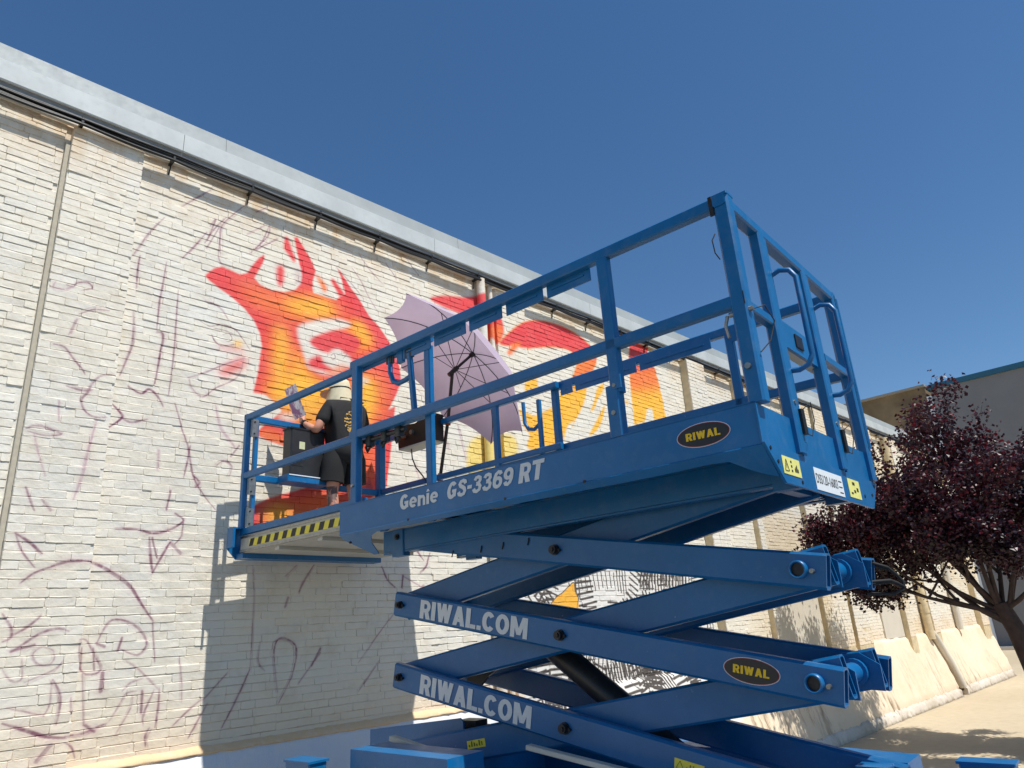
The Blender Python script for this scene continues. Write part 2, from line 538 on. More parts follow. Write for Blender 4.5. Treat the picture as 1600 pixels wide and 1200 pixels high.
def mural():
    face = np.concatenate([
        z4("150,300 200,262 250,247 300,268 360,296 400,285 430,240 465,200 500,178 498,215 470,265 440,318 475,358 540,388 620,400 680,385 712,350 720,300 705,240 672,80 690,78 730,140 770,205 800,275 782,340 785,405 840,420 920,445 935,430 972,410 945,310 925,258 950,288 1000,370 1060,450 1110,540 1170,600 1235,700 1290,830 1302,930 1262,1020 1226,1090"),
        z6("1010,270 985,520 960,720 945,760 860,800 600,880 430,950 155,955 160,900 205,835 300,790 430,755 500,735 480,690 450,600 400,560 400,505 300,472 215,435 250,390 325,335 365,300 335,255 270,208"),
        z4("430,990 458,880 470,800 482,720 472,640 440,570 385,500 310,430 230,375 170,330")])
    reg = shape(face, RED, 1, smooth=False)
    mask = np.zeros((MH, MW), np.float32)
    x0, x1, y0, y1, a = reg
    mask[y0:y1, x0:x1] = a
    # orange and yellow passages sprayed into the red
    B = lambda p, c, b, al=1.0: shape(p, c, b, al, mask)
    B(z4("330,335 470,370 620,410 760,410 880,440 940,490 1010,560 900,560 800,580 690,570 600,560 480,500 400,440"), ORG, 16, .95)
    B(z4("620,450 740,440 860,450 910,510 880,545 760,540 650,500"), YEL, 11, .95)
    B(z4("540,610 620,590 650,700 690,700 740,800 760,900 880,960 1000,1000 900,1100 700,1100 540,1080 490,1000 520,850"), ORG, 14, 1)
    B(z4("580,600 610,610 630,720 620,900 570,900 555,800 570,700"), YEL, 9, 1)
    B(z4("690,760 720,780 750,870 860,950 900,1010 760,1060 560,1040 540,940 620,900 660,880"), YEL, 11, .95)
    B(z4("930,600 1050,580 1120,650 1140,740 1050,760 960,700"), ORG, 10, 1)
    B(z4("1000,590 1060,570 1110,640 1130,700 1070,700"), YEL, 8, .8)
    B(z4("1020,880 1110,850 1200,900 1230,1000 1200,1130 1140,1200 1030,1200 950,1000"), ORG, 15, 1)
    B(z4("1030,930 1110,900 1150,960 1140,1080 1090,1180 1030,1180"), YEL, 9, 1)
    B(z6("380,130 520,150 600,220 620,330 540,400 420,330 350,250"), YEL, 14, .8)
    B(z6("780,470 900,480 920,600 900,700 800,720"), ORG, 14, .6)
    B(z6("210,440 270,400 340,420 400,470 390,510 300,480"), ORG, 6, .9)
    B(z6("400,850 520,770 640,760 760,790 600,880 430,930"), ORG, 12, .8)
    B(z6("270,850 400,830 420,950 280,950"), YEL, 10, .8)
    shape(z6("860,680 880,745 840,745"), DRED, 1, .8)
    # the whites left inside the face
    shape(z4("700,600 760,575 840,560 940,560 1010,590 960,615 880,632 800,660 768,690 800,725 860,750 930,728 1000,780 1010,830 960,850 930,880 860,885 800,862 755,838 735,780 712,710 695,650"), WHT, 3)
    shape(z4("772,690 850,645 950,625 1060,680 1040,740 990,765 940,725 895,722 880,752 835,738"), RED, 3)
    shape(z4("768,790 825,770 845,810 905,860 850,862 790,848 752,822"), RED, 3)
    shape(z4("850,880 930,835 985,830 960,865 910,885"), ORG, 5, .9)
    stroke(z4("890,770 905,760 915,780 900,795 888,780"), MAUVE, .007, .8)
    stroke(z4("940,760 985,755 960,790"), MAUVE, .006, .7)
    shape(z4("1040,935 1080,905 1115,910 1100,930 1060,940"), WHT, 4, .9)
    shape(z6("340,330 390,315 450,330 440,350 370,350"), WHT, 4, .9)
    shape(z4("575,250 612,248 612,330 592,372 572,330"), RED, 3)
    shape(z4("622,72 645,95 660,150 682,205 672,226 640,182 614,140"), RED, 2)
    shape(z4("800,292 832,322 866,372 850,402 828,362"), ORG, 3)
    shape(z4("888,332 906,325 948,380 968,412 940,424 914,382"), RED, 2)
    shape(z4("690,250 712,270 716,330 700,370 680,330"), PALE, 5, .45)
    # the other eye, only begun
    shape(z4("382,775 386,828 342,860 272,896 228,882 250,842 300,812"), RED, 6, .85)
    shape(z4("325,690 355,680 370,705 350,725 325,715"), YEL, 4, .9)
    shape(z4("210,718 300,725 390,735 370,748 280,745"), RED, 4, .6)
    stroke(z4("125,570 180,600 250,590 330,620 370,670 415,740"), MAUVE, .010)
    stroke(z4("190,650 210,690 250,715 330,705"), MAUVE, .012)
    stroke(z4("255,650 290,640 310,670 290,690 260,680"), MAUVE, .007)
    stroke(z4("200,610 270,625 330,650"), MAUVE, .008)
    # second figure, right of the downpipe
    shape(z5("118,100 200,82 300,90 420,92 425,150 505,200 526,250 532,300 500,372 455,330 430,285 400,240 300,190 200,150"), RED, 2)
    shape(z5("440,280 520,260 530,310 498,368 460,330"), ORG, 6, .95)
    arch = shape(z5("508,368 560,310 620,262 700,230 790,232 880,258 960,298 1040,358 1086,420 1090,480 1062,540 1040,600 1030,680 1000,760 965,815 925,850 895,960 880,985 680,990 680,905 650,862 632,800 622,755 700,788 770,770 850,720 890,640 945,582 980,470 970,432 920,398 850,386 760,386 655,396 600,380 550,385"), YEL, 2)
    mk = np.zeros((MH, MW), np.float32); mk[arch[2]:arch[3], arch[0]:arch[1]] = arch[4]
    shape(z5("480,380 560,300 620,250 700,215 790,215 900,250 1000,310 1120,400 1130,470 1060,470 940,450 850,400 640,410"), RED, 3, 1, mk)
    shape(z5("930,450 1130,440 1130,560 1000,600 920,590"), ORG, 14, .95, mk)
    shape(z5("550,432 590,370 640,368 610,400 578,434"), ORG, 3)
    shape(z5("658,600 700,562 732,530 746,560 748,640 700,665 662,680"), YEL, 3)
    shape(z5("1100,622 1136,600 1130,645 1102,690 1082,745 1060,760 1080,700"), YEL, 2)
    shape(z5("1142,720 1132,800 1100,870 1050,902 1082,840 1112,780"), YEL, 2)
    stroke(z5("1010,720 975,800 945,870"), YEL, .012, .9)
    shape(z5("1262,700 1280,695 1280,715 1264,718"), YEL, 3, .8)
    wedge = shape(z5("1290,345 1395,370 1392,430 1440,520 1480,680 1502,802 1430,812 1422,745 1392,742 1376,822 1316,840 1300,700 1290,560 1285,440"), YEL, 2, smooth=False)
    mk = np.zeros((MH, MW), np.float32); mk[wedge[2]:wedge[3], wedge[0]:wedge[1]] = wedge[4]
    shape(z5("1250,320 1420,340 1440,470 1460,530 1270,540"), RED, 14, 1, mk)
    shape(z5("1260,520 1470,520 1490,620 1270,640"), ORG, 16, .95, mk)
    shape(z5("1298,392 1392,420 1390,440 1330,424 1290,460"), DRED, 2, .7, mk)
    # pale yellow round the downpipe
    shape(z5("335,1060 345,960 385,915 470,900 560,905 600,930 610,1010 560,1120 460,1250 340,1200"), srgb(236, 206, 92), 4, .9)
    # purple lay-out lines, sprayed thin
    S = lambda f, s, w=.011, al=.68, c=MAUVE: [stroke(f(q), c, w, al, halo=True) for q in s.split(';')]
    S(z2, "655,0 645,60 640,150;780,30 765,120 745,230 735,340;625,260 620,400 590,490 560,560", .014, .6)
    S(z2, "735,355 765,370 750,460 725,600", .016, .75)
    S(z2, "835,160 825,300 815,450 790,650;820,690 850,800 880,900 905,1030 940,1100 1010,1190;890,890 880,950 860,1040")
    S(z2, "905,1030 935,1060 915,1085;520,690 560,730 570,760 500,810;600,610 660,645 700,625 740,660 765,705", .016, .75)
    S(z2, "520,565 460,575 420,610 400,650 370,685 385,735 430,765 490,765;570,760 620,780 690,765;300,620 370,640 420,640;240,425 290,440 330,490 375,545 385,565", .012, .6)
    S(z2, "350,310 320,375;300,150 330,160 350,140 400,140 420,165 370,175;360,285 430,265 500,270;110,820 150,805 210,815 275,845 200,850 120,830", .010, .65)
    S(z2, "250,135 240,160 300,170 330,150;150,840 165,920 200,1040;265,690 265,780;745,910 740,1000;1130,680 1120,730", .009, .4, PALE)
    S(z2, "440,780 400,920 370,1040 330,1150;1010,700 1030,800 1080,870 1100,900", .016, .4, PALE)
    S(z2, "1120,890 1080,940;1010,985 1050,960 1085,985 1075,1030;110,1090 130,1150 150,1200;185,1150 225,1200;800,1100 780,1190", .012, .6)
    S(z2, "880,570 950,550 1050,510 1145,480;885,570 900,620 950,660 1010,620 1110,570 1140,490;960,210 1030,240 1070,300", .010, .5)
    S(z1, "1000,885 920,930 850,970;770,1020 700,1090 650,1160 620,1200;1160,955 1100,1000 1040,1060 1030,1130 1035,1200;1060,1020 1000,1080 960,1140;985,1060 1010,1030 970,1130;1250,975 1200,995;1260,1060 1230,1130 1170,1190;1300,1120 1200,1170", .010, .6)
    S(z4, "1010,255 1060,330 1110,430 1165,520;920,255 990,330 1080,440;1210,230 1270,320;1050,170 1100,250 1190,350;1290,150 1400,300;530,0 520,70 440,150;250,0 230,190 270,250;160,50 60,170;235,20 160,140;120,100 20,200;400,60 500,10", .008, .5)
    S(z3, "60,105 130,150 185,200;540,75 640,80 720,100 800,80 860,40 820,5;700,120 705,220 715,285;800,145 845,195;715,285 750,220 780,170 800,140", .016, .7)
    S(z3, "60,105 90,190 150,265;715,120 735,215;860,40 850,110 820,150;360,600 400,600 430,650 470,740 400,760 360,700 360,600;380,640 375,740;435,640 440,740;290,1080 330,1100 350,1150", .010, .6)
    S(z3, "400,235 460,250 540,295 610,350 660,430 715,512;230,260 310,235 400,235;480,755 470,840;0,990 100,1020 200,1050 290,1055;225,1090 160,1165", .020, .72)
    S(z3, "80,340 150,290 240,258;180,490 120,540 50,580;0,480 40,540 40,590 0,610;40,660 100,620 180,570 260,550 310,560;40,655 150,625;455,610 490,540 530,505 600,515 660,560 685,620 640,670 560,640;570,590 550,650;450,615 490,630", .012, .62)
    S(z3, "190,632 235,650 240,690 210,720 160,710 142,670 170,640 195,632;715,520 725,700;590,700 650,740 700,790 740,830;670,780 610,800 570,840;230,790 220,900 190,955;20,915 110,935 195,955;320,870 320,935;840,680 850,800 850,890;640,840 590,850 560,900 510,980;620,860 610,920 540,1045;385,760 390,1000;280,700 240,740 100,800;0,740 40,790 90,780 90,690", .008, .48)
    S(z3, "235,785 270,870 250,995;665,840 660,940;745,830 740,920 725,1010;700,1010 680,1050 680,1100;290,1050 380,1040 450,1010 500,990;400,1000 440,1030", .014, .65)
    S(z3, "720,835 670,950 670,990;940,880 880,930 810,1000;970,900 920,990 880,1060;870,1125 845,1200;990,1110 970,1170;690,1150 620,1190;640,1160 660,1200", .011, .6)
    S(z3, "1185,250 1190,400 1180,600 1170,740;1060,760 950,880;1220,610 1210,700 1240,745;1390,250 1340,300;1500,660 1400,800", .008, .55)
    S(z3, "1170,740 1110,870 1040,1010;1300,845 1285,700 1290,620 1320,590 1370,610 1390,650 1370,760 1305,895;1350,400 1335,445;1500,640 1460,720;1470,250 1420,330 1400,380", .013, .7)
    S(z9, "120,150 150,220 190,260;230,200 225,260;290,0 300,60 340,120;370,80 350,150 320,180", .016, .65)
    S(z9, "180,400 120,480 0,650;110,640 50,730 0,800;230,200 350,270;290,290 340,250 355,275", .008, .6)
    S(z6, "1000,100 1100,140 1200,260;1120,600 1150,700;1250,400 1240,560", .010, .35, PALE)
    S(z5, "190,860 230,980;60,760 90,800 70,1000;280,840 330,1040", .012, .35, PALE)
    # the finished black-and-white panel low on the wall, behind the lift
    x0, x1, zlo, zhi = 5.95, 10.2, .70, 2.98
    g = random.Random(3)
    tx = lambda x, z: ((x - MX0) / MRES, (z - MZ0) / MRES)
    put(fill(np.array([tx(x0, zlo), tx(x1, zlo), tx(x1, zhi), tx(x0, zhi)]), 1, False, True), srgb(224, 222, 216), .95)
    INK = (.012, .012, .013)
    for _ in range(120):
        cx, cz = g.uniform(x0, x1), g.uniform(zlo, zhi)
        ang = g.choice([g.uniform(0, 3.14), g.uniform(-.3, .3), 1.57 + g.uniform(-.3, .3)])
        n, L = g.randint(4, 9), g.uniform(.2, .5)
        gap, w = g.uniform(.055, .09), g.uniform(.008, .018)
        da = np.array([math.cos(ang), math.sin(ang)]); dn = np.array([-da[1], da[0]])
        fan = g.uniform(-.35, .35)
        for k in range(n):
            o = np.array([cx, cz]) + dn * (k - n / 2) * gap
            d2 = da * math.cos(fan * k / n) + dn * math.sin(fan * k / n)
            a, b = o - da * L * g.uniform(.3, .5), o + d2 * L * g.uniform(.3, .55)
            if min(a[0], b[0]) < x0 or max(a[0], b[0]) > x1 or min(a[1], b[1]) < zlo or max(a[1], b[1]) > zhi: continue
            stroke(np.array([tx(*a), tx(*b)]), INK, w * 2.2, .97, .8, tex=True, taper=False, smooth=False)
    fl = z0("862,946 868,934 879,926 888,917 897,910 899,925 903,932 903,952 880,950")
    shape(fl, srgb(242, 176, 20), 1)
    stroke(np.concatenate([fl[-1:], fl[:6]]), INK, .014, 1, taper=False)
    stroke(z0("897,910 899,925 904,934 902,950"), INK, .02, 1)
    leaf = z9("1420,650 1440,740 1530,800 1560,730 1580,680 1600,720")
    for q in ("985,1052 990,1062 998,1068 1006,1060 1012,1048", "978,1060 986,1072 998,1078 1012,1070 1020,1058"):
        stroke(z0(q), INK, .014, .95)


mural()
img = bpy.data.images.new('wall_paint', MW, MH, alpha=True, float_buffer=True)
img.alpha_mode = 'CHANNEL_PACKED'
img.pixels.foreach_set(np.ascontiguousarray(mur).ravel())
img.update()
img.pack()


def wall_material(name, fresh=True, courses=False):
    q = NT(name)
    geo = q.n('NewGeometry').outputs['Position']
    sep = q.n('SeparateXYZ'); q.l(geo, sep.inputs[0])
    X, Z = sep.outputs[0], sep.outputs[2]
    big = q.noise(geo, .9, 5, .6)
    mid = q.noise(geo, 5.5, 6, .65)
    fine = q.noise(geo, 60, 5, .7)
    rnd = q.n('Attribute', attribute_name='tone').outputs['Fac']
    base = q.mix(q.ramp(big, [(.35, BW[0]), (.65, BW[1])]), srgb(228, 221, 206), srgb(222, 219, 209))
    base = q.mix(q.math('MULTIPLY', q.ramp(rnd, [(.0, BW[0]), (1, BW[1])]), .4), base, srgb(232, 221, 197))
    base = q.mix(q.math('MULTIPLY', q.ramp(mid, [(.48, BW[0]), (.72, BW[1])]), .38), base, srgb(196, 182, 158))
    # rust-brown seepage just under the roof edge, flaking paint
    hi = q.n('MapRange'); hi.inputs[1].default_value = 5.85; hi.inputs[2].default_value = 6.45; q.l(Z, hi.inputs[0])
    lo = q.n('MapRange'); lo.inputs[1].default_value = 1.9; lo.inputs[2].default_value = 1.4; q.l(Z, lo.inputs[0])
    st = q.n('Mapping'); st.inputs['Scale'].default_value = (3.2, 3.2, .9); q.l(geo, st.inputs[0])
    streak = q.noise(st.outputs[0], 1.4, 6, .65)
    base = q.mix(q.math('MULTIPLY', q.math('MULTIPLY', hi.outputs[0], q.ramp(streak, [(.42, BW[0]), (.62, BW[1])])), .75), base, srgb(206, 168, 118))
    base = q.mix(q.math('MULTIPLY', lo.outputs[0], .55), base, srgb(232, 204, 168))
    fl = q.math('MULTIPLY', q.ramp(q.noise(geo, 17, 6, .7), [(.67, BW[0]), (.70, BW[1])]), q.ramp(big, [(.5, BW[0]), (.6, BW[1])]))
    base = q.mix(q.math('MULTIPLY', fl, .45), base, srgb(176, 140, 108))
    # far stretch: yellowed, unpainted repairs
    far = q.n('MapRange'); far.inputs[1].default_value = 10.8; far.inputs[2].default_value = 12.5; q.l(X, far.inputs[0])
    base = q.mix(q.math('MULTIPLY', far.outputs[0], q.math('MULTIPLY', q.ramp(q.noise(geo, .55, 4), [(.5, BW[0]), (.6, BW[1])]), .6)), base, srgb(214, 192, 152))
    if fresh:
        cm = q.n('CombineXYZ')
        q.l(q.math('MULTIPLY', q.math('SUBTRACT', X, MX0), 1 / (MW * MRES)), cm.inputs[0])
        q.l(q.math('MULTIPLY', q.math('SUBTRACT', Z, MZ0), 1 / (MH * MRES)), cm.inputs[1])
        it = q.n('TexImage', image=img, extension='CLIP', interpolation='Linear')
        q.l(cm.outputs[0], it.inputs[0])
        cover = q.math('MULTIPLY', it.outputs[1], q.ramp(fine, [(.2, (.75, .75, .75)), (.42, BW[1])]))
        pc = q.mix(q.math('MULTIPLY', mid, .18), it.outputs[0], srgb(225, 205, 190))
        base = q.mix(cover, base, pc)
    q.col(base)
    q.set(Roughness=.82)
    q.bump(q.math('ADD', q.math('MULTIPLY', fine, .5), q.math('ADD', mid, q.noise(geo, 22, 3))), .5, .007)
    return q.m


M['brick'] = wall_material('painted_brick')
M['mortar'] = M['brick']

# ------------------------------------------------------------------ ground
def ground_material():
    q = NT('beige_concrete_paving')
    geo = q.n('NewGeometry').outputs['Position']
    a, b, c = q.noise(geo, .35, 5), q.noise(geo, 6, 6, .65), q.noise(geo, 90, 4, .7)
    base = q.mix(q.ramp(a, [(.35, BW[0]), (.7, BW[1])]), srgb(184, 168, 140), srgb(196, 182, 156))
    base = q.mix(q.math('MULTIPLY', q.ramp(b, [(.45, BW[0]), (.75, BW[1])]), .35), base, srgb(150, 136, 112))
    base = q.mix(q.math('MULTIPLY', q.ramp(c, [(.55, BW[0]), (.7, BW[1])]), .25), base, srgb(120, 110, 96))
    q.col(base); q.set(Roughness=.85); q.bump(c, .3, .004)
    return q.m


M['ground'] = ground_material()
g = MB(); g.add([(-300, -300, 0), (400, -300, 0), (400, 300, 0), (-300, 300, 0)], [(0, 1, 2, 3)])
tag(g.build('ground', M['ground']), 'beige concrete paving of the yard', kind='structure')

q = NT('dim_bounce_grey')
geo = q.n('NewGeometry').outputs['Position']
q.col(q.mix(q.noise(geo, 40, 5, .7), (.15, .142, .128, 1), (.20, .19, .17, 1))); q.set(Roughness=.9); q.bump(q.noise(geo, 120, 3), .4, .004)
a = MB(); a.add([(-80, -80, .004), (8.2, -80, .004), (8.2, 5.50, .004), (-80, 5.50, .004)], [(0, 1, 2, 3)])  # unseen darker ground sheet, added to cut light bouncing onto the wall
tag(a.build('bounce_sheet', q.m), 'unseen grey ground sheet added under the lift to dim bounce light', kind='structure')

# ------------------------------------------------------------------ the brick building
BX0, BX1 = -4.0, 25.9
WTOP = 6.50
LEDGE_Z = 1.44
bld = empty('brick_building', (11, 9.5, 0))
tag(bld, 'long white painted brick building with half-finished red and yellow face mural', 'building')
BO = np.array([11, 9.5, 0.0])


def badd(mb, name, mat, parent=bld, kind=None):
    """build in world coordinates below the building's empty"""
    o = mb.build(name, mat, parent)
    root = parent
    off = Vector(BO)
    if parent is bld:
        o.location = -off
    if kind: o['kind'] = kind
    return o


M['plaster'] = plain('grey_cream_plaster', srgb(206, 198, 182), .8, 0, .05, 3)
M['cement'] = plain('grey_cement', srgb(150, 144, 132), .85, 0, .15, 25)
M['tan_side'] = plain('tan_render', srgb(206, 188, 152), .85, 0, .15, 9)  # darker than the brick; shows on the sides of the deeper pilasters

core = MB().box(BX0, BX1, WALL_Y + .0055, 16.0, 0, WTOP + .2, .001)
wall = badd(core, 'wall', M['mortar'])
# pilasters: (x0, x1, proud)
PILS = [(1.02, 1.57, .065), (5.86, 6.40, .060), (10.3, 10.85, .15), (12.02, 12.2, .10), (14.1, 15.25, .11), (15.35, 16.1, .15), (18.42, 18.8, .15), (20.35, 20.8, .12), (24.75, 25.5, .15)]
FLAT = [(12.2, 14.05, LEDGE_Z, 2.62), (17.2, 18.4, LEDGE_Z, 2.62)]       # plastered-up openings
for (a, b, d) in PILS:
    p = MB().box(a, b, WALL_Y - d + .0055, WALL_Y + .02, 0 if d < .09 else .9, 6.35, .003)
    badd(p, 'pilaster', M['mortar'] if d < .09 else M['tan_side'])
for (a, b, c0, c1) in FLAT:
    badd(MB().box(a, b, WALL_Y - .035, WALL_Y + .02, c0, c1, .004), 'plaster_panel', M['plaster'])

# bricks ----------------------------------------------------------
BL, BH, JO = .212, .0625, .010


def brick_variant(k):
    g = np.random.default_rng(100 + k)
    def ring(l, h, y, jit, c):
        pts = [(-l + c, -h), (-l * .4, -h), (l * .35, -h), (l - c, -h), (l, -h + c), (l, h - c), (l - c, h), (l * .4, h), (-l * .35, h), (-l + c, h), (-l, h - c), (-l, -h + c)]
        return [(x + g.uniform(-jit, jit), y + g.uniform(-.0015, .0015), z + g.uniform(-jit * .8, jit * .8)) for x, z in pts]
    l, h = (BL - .0015) / 2, (BH - .0042) / 2
    r0 = ring(l + .003, h + .003, .014, .001, .006)
    r1 = ring(l, h, .000, .0024, .006)
    r2 = ring(l - .002, h - .0028, -.0028, .0024, .005)
    v = np.array(r0 + r1 + r2)
    f = []
    for a in (0, 12):
        f += [(a + i, a + (i + 1) % 12, a + 12 + (i + 1) % 12, a + 12 + i) for i in range(12)]
    f.append(tuple(range(24, 36)))
    return v, f


VARS = [brick_variant(k) for k in range(14)]
# which way a face must wind so that it looks out of the wall (towards -y)
_v, _ff = VARS[0]
_n = np.cross(_v[_ff[-1][1]] - _v[_ff[-1][0]], _v[_ff[-1][3]] - _v[_ff[-1][0]])
FLIP = _n[1] > 0
var_mesh = []
for k, (v, f) in enumerate(VARS):
    me = bpy.data.meshes.new('brick')
    me.from_pydata(v.tolist(), [], [t[::-1] if FLIP else t for t in f])
    at = me.attributes.new('tone', 'FLOAT', 'POINT')
    at.data.foreach_set('value', np.full(len(v), (k * .37) % 1.0, np.float32))
    me.materials.append(M['brick'])
    var_mesh.append(me)

singles, rest = [], []


def in_frame(x, y, z):
    d = np.array([x, y, z]) - CAM
    w = d @ _f
    if w <= 0: return False
    px, py = 800 + FPX * (d @ _r) / w, 600 - FPX * (d @ _u) / w
    return 6 < px < 1594 and 6 < py < 1194


def lay(x0, x1, y, z0, z1, own, skip=()):
    n = int(round((z1 - z0) / BH))
    h = (z1 - z0) / n
    for c in range(n):
        z = z0 + (c + .5) * h
        x = x0 - (BL / 2 if c % 2 else 0) - random.choice([0, .0, .03])
        while x < x1 - .02:
            ln = BL * random.choice([.55, .9, .97, 1.0, 1.04, 1.1, 1.18])
            a, b = max(x, x0), min(x + ln, x1)
            x += ln
            if b - a < .035: continue
            cx = (a + b) / 2
            if any(s[0] - .02 < cx < s[1] + .02 and s[2] - .02 < z < s[3] + .02 for s in skip): continue
            pr = random.gauss(0, .0022) + .003 * math.sin(cx * 1.7 + z * 2.3)
            e = (cx, y - pr, z + random.gauss(0, .0012), (b - a) / BL, h / BH, random.gauss(0, .007), random.gauss(.03, .013), own)
            near = math.dist((cx, y, z), CAM)
            full = abs((b - a) - ln) < 1e-4
            if full and own is not None and cx < 2.45 and in_frame(cx, y, z): singles.append((near, e))
            else: rest.append(e)


edges = [(BX0, None)]
xs = BX0
for (a, b, d) in PILS:
    lay(xs, a - (.04 if a < 1.1 else 0), WALL_Y, LEDGE_Z - .02, 6.47, 0, FLAT)
    if d < .15 or a > 20: lay(a, b, WALL_Y - d, (.55 if d < .1 else LEDGE_Z - .02), 6.345, 1)
    else: lay(a, b, WALL_Y - d, LEDGE_Z - .02, 6.345, 1)
    xs = b
lay(xs, BX1, WALL_Y, LEDGE_Z - .02, 6.47, 0)
singles.sort(key=lambda t: t[0])
rest += [e for _, e in singles[300:]]
for _, e in singles[:300]:
    o = bpy.data.objects.new('brick', random.choice(var_mesh))
    COL.objects.link(o)
    o.parent = wall
    o.location = e[:3]
    o.scale = (e[3], 1, e[4])
    o.rotation_euler = (e[6], e[5], random.gauss(0, .006))
nv = len(VARS[0][0]); faces0 = VARS[0][1]
AV = np.zeros((len(rest), nv, 3)); tone = np.zeros((len(rest), nv), np.float32)
for i, e in enumerate(rest):
    v = VARS[i % 14][0] if random.random() < .5 else VARS[random.randrange(14)][0]
    w = v * np.array([e[3], 1, e[4]])
    w[:, 1] += w[:, 0] * random.gauss(0, .01) + w[:, 2] * e[6]
    w[:, 2] += w[:, 0] * e[5] * .6
    AV[i] = w + np.array(e[:3]); tone[i] = random.random()
nb = len(rest)
loops, starts, totals = [], [], []
fl = [t[::-1] if FLIP else t for t in faces0]
flat = np.array([i for t in fl for i in t]); sizes = np.array([len(t) for t in fl])
allv = (flat[None] + (np.arange(nb) * nv)[:, None]).ravel()
tot = np.tile(sizes, nb); st = np.concatenate([[0], np.cumsum(tot)[:-1]])
me = bpy.data.meshes.new('brickwork')
me.vertices.add(nb * nv); me.vertices.foreach_set('co', AV.ravel())
me.loops.add(len(allv)); me.loops.foreach_set('vertex_index', allv)
me.polygons.add(len(tot)); me.polygons.foreach_set('loop_start', st); me.polygons.foreach_set('loop_total', tot)
me.polygons.foreach_set('use_smooth', np.zeros(len(tot), bool))
me.update(calc_edges=True); me.validate()
me.attributes.new('tone', 'FLOAT', 'POINT').data.foreach_set('value', tone.ravel())
bw = link_mesh('brickwork', me, M['brick'], wall)
bw['kind'] = 'stuff'
# the parts sit under wall, whose own origin is shifted back by BO
badd(MB().box(.985, 1.022, WALL_Y - .03, WALL_Y + .02, .4, 6.21, .003), 'edge_strip', plain('grey_edge_strip', srgb(182, 174, 156), .85, 0, .1, 25))  # grey strip along the left edge of the first pilaster

# roof edge: two-step sheet-metal fascia, soffit, cables -----------------
M['fascia'] = paint('pale_grey_sheet_metal', srgb(180, 186, 186), .5, .3, scratch=False, metallic=.0)
M['parapet'] = paint('darker_grey_sheet', srgb(150, 157, 158), .55, .5, scratch=False)  # upper sheet, a darker grey than the fascia below it
M['soffit'] = plain('shaded_soffit_grey', srgb(128, 130, 130), .6, 0, .1)  # grey darkened to carry the shade of the step under the fascia
seg = 3.0
xx = BX0 - .1
while xx < BX1 + .1:
    x1 = min(xx + seg, BX1 + .2)
    f = MB()
    prof = [(5.924, 6.737), (5.918, 6.733), (5.918, 6.551), (5.923, 6.546), (5.923, 6.541), (5.99, 6.543), (5.99, 6.737)]
    f.plate([(p[0], p[1]) for p in prof], x1 - xx - .004, (xx, 0, 0), (0, 1, 0), (0, 0, 1))
    badd(f, 'fascia_sheet', M['fascia'])
    f = MB().plate([(5.948, 6.898), (5.932, 6.738), (5.99, 6.738), (6.05, 6.898)], x1 - xx - .003, (xx + .4, 0, 0), (0, 1, 0), (0, 0, 1))
    badd(f, 'parapet_sheet', M['parapet'])
    xx = x1
badd(MB().box(BX0, BX1 + .1, 5.944, 5.99, 6.495, 6.545, .002), 'soffit', M['soffit'])
rf = MB(); rf.add([(BX0 - .1, 5.954, 6.903), (BX1 + .2, 5.954, 6.903), (BX1 + .2, 11, 7.6), (BX0 - .1, 11, 7.6), (BX1 + .2, 16.2, 6.6), (BX0 - .1, 16.2, 6.6)], [(0, 1, 2, 3), (3, 2, 4, 5)])
badd(rf, 'roof', M['fascia'])
cb = MB()
for k in range(6):
    pts = []
    for i in range(330):
        x = BX0 + (BX1 - BX0) * i / 329
        sag = (.006 + .010 * ((k * 7) % 5) / 4) * abs(math.sin((x - 1.06) * math.pi / .745)) + .004 * math.sin(x * 2.3 + k * 1.7)
        pts.append((x, 5.834 + .0045 * k + .003 * math.sin(x * 3 + k), 6.405 - .0105 * ((k * 5) % 6) - sag))
    cb.tube(pts, .0125, 6)
badd(cb, 'cable_bundle', M['black'])
cd = MB().tube([(BX0 + .01 + i * 1.0, 5.928, 6.385 + .003 * math.sin(i * 2.1)) for i in range(30)], .018, 8)
badd(cd, 'conduit', M['plaster'])
for i in range(26):
    x = 1.06 + .745 * i
    c = MB().box(x - .012, x + .012, 5.828, 5.95, 6.35, 6.425, .003)
    c.tube([(x, 5.90, 6.37), (x + .004, 5.93, 6.33), (x - .003, 5.938, 6.25)], .006, 5)
    badd(c, 'cable_clip', M['black'])

# downpipes
M['pipe'] = wall_material('painted_pipe')
def downpipe(x, r, z0=1.45, z1=6.38, y=None, mat='pipe'):
    y = WALL_Y - r - .02 if y is None else y
    p = MB().tube([(x, y, z0), (x, y, 3.2), (x, y, 4.9), (x, y, z1)], r, 16)
    for z in (z0 + .6, z0 + 2.3, z0 + 4.0): p.tube([(x, y, z), (x, y, z + .05)], r * 1.12, 16)
    return badd(p, 'downpipe', M[mat])
downpipe(5.60, .055)
downpipe(5.78, .03)
downpipe(19.9, .10, 1.3, 6.3, None, 'tan_side')
downpipe(22.6, .08, 1.4, 6.3, None, 'plaster')

# grilled window high at the far end
wx0, wx1, wz0, wz1 = 21.0, 22.3, 5.0, 5.62
badd(MB().box(wx0, wx1, WALL_Y - .03, WALL_Y + .03, wz0, wz1, .003), 'window_opening', M['ground'])
win = badd(MB().box(wx0 - .1, wx1 + .1, WALL_Y - .06, WALL_Y - .005, wz1, wz1 + .09, .004), 'window_lintel', M['plaster'])
for i in range(12):
    x = wx0 + .05 + i * .11
    o = badd(MB().cyl((x, WALL_Y - .05, wz0), (x, WALL_Y - .05, wz1), .012, 6), 'window_bar', M['dark_steel'])


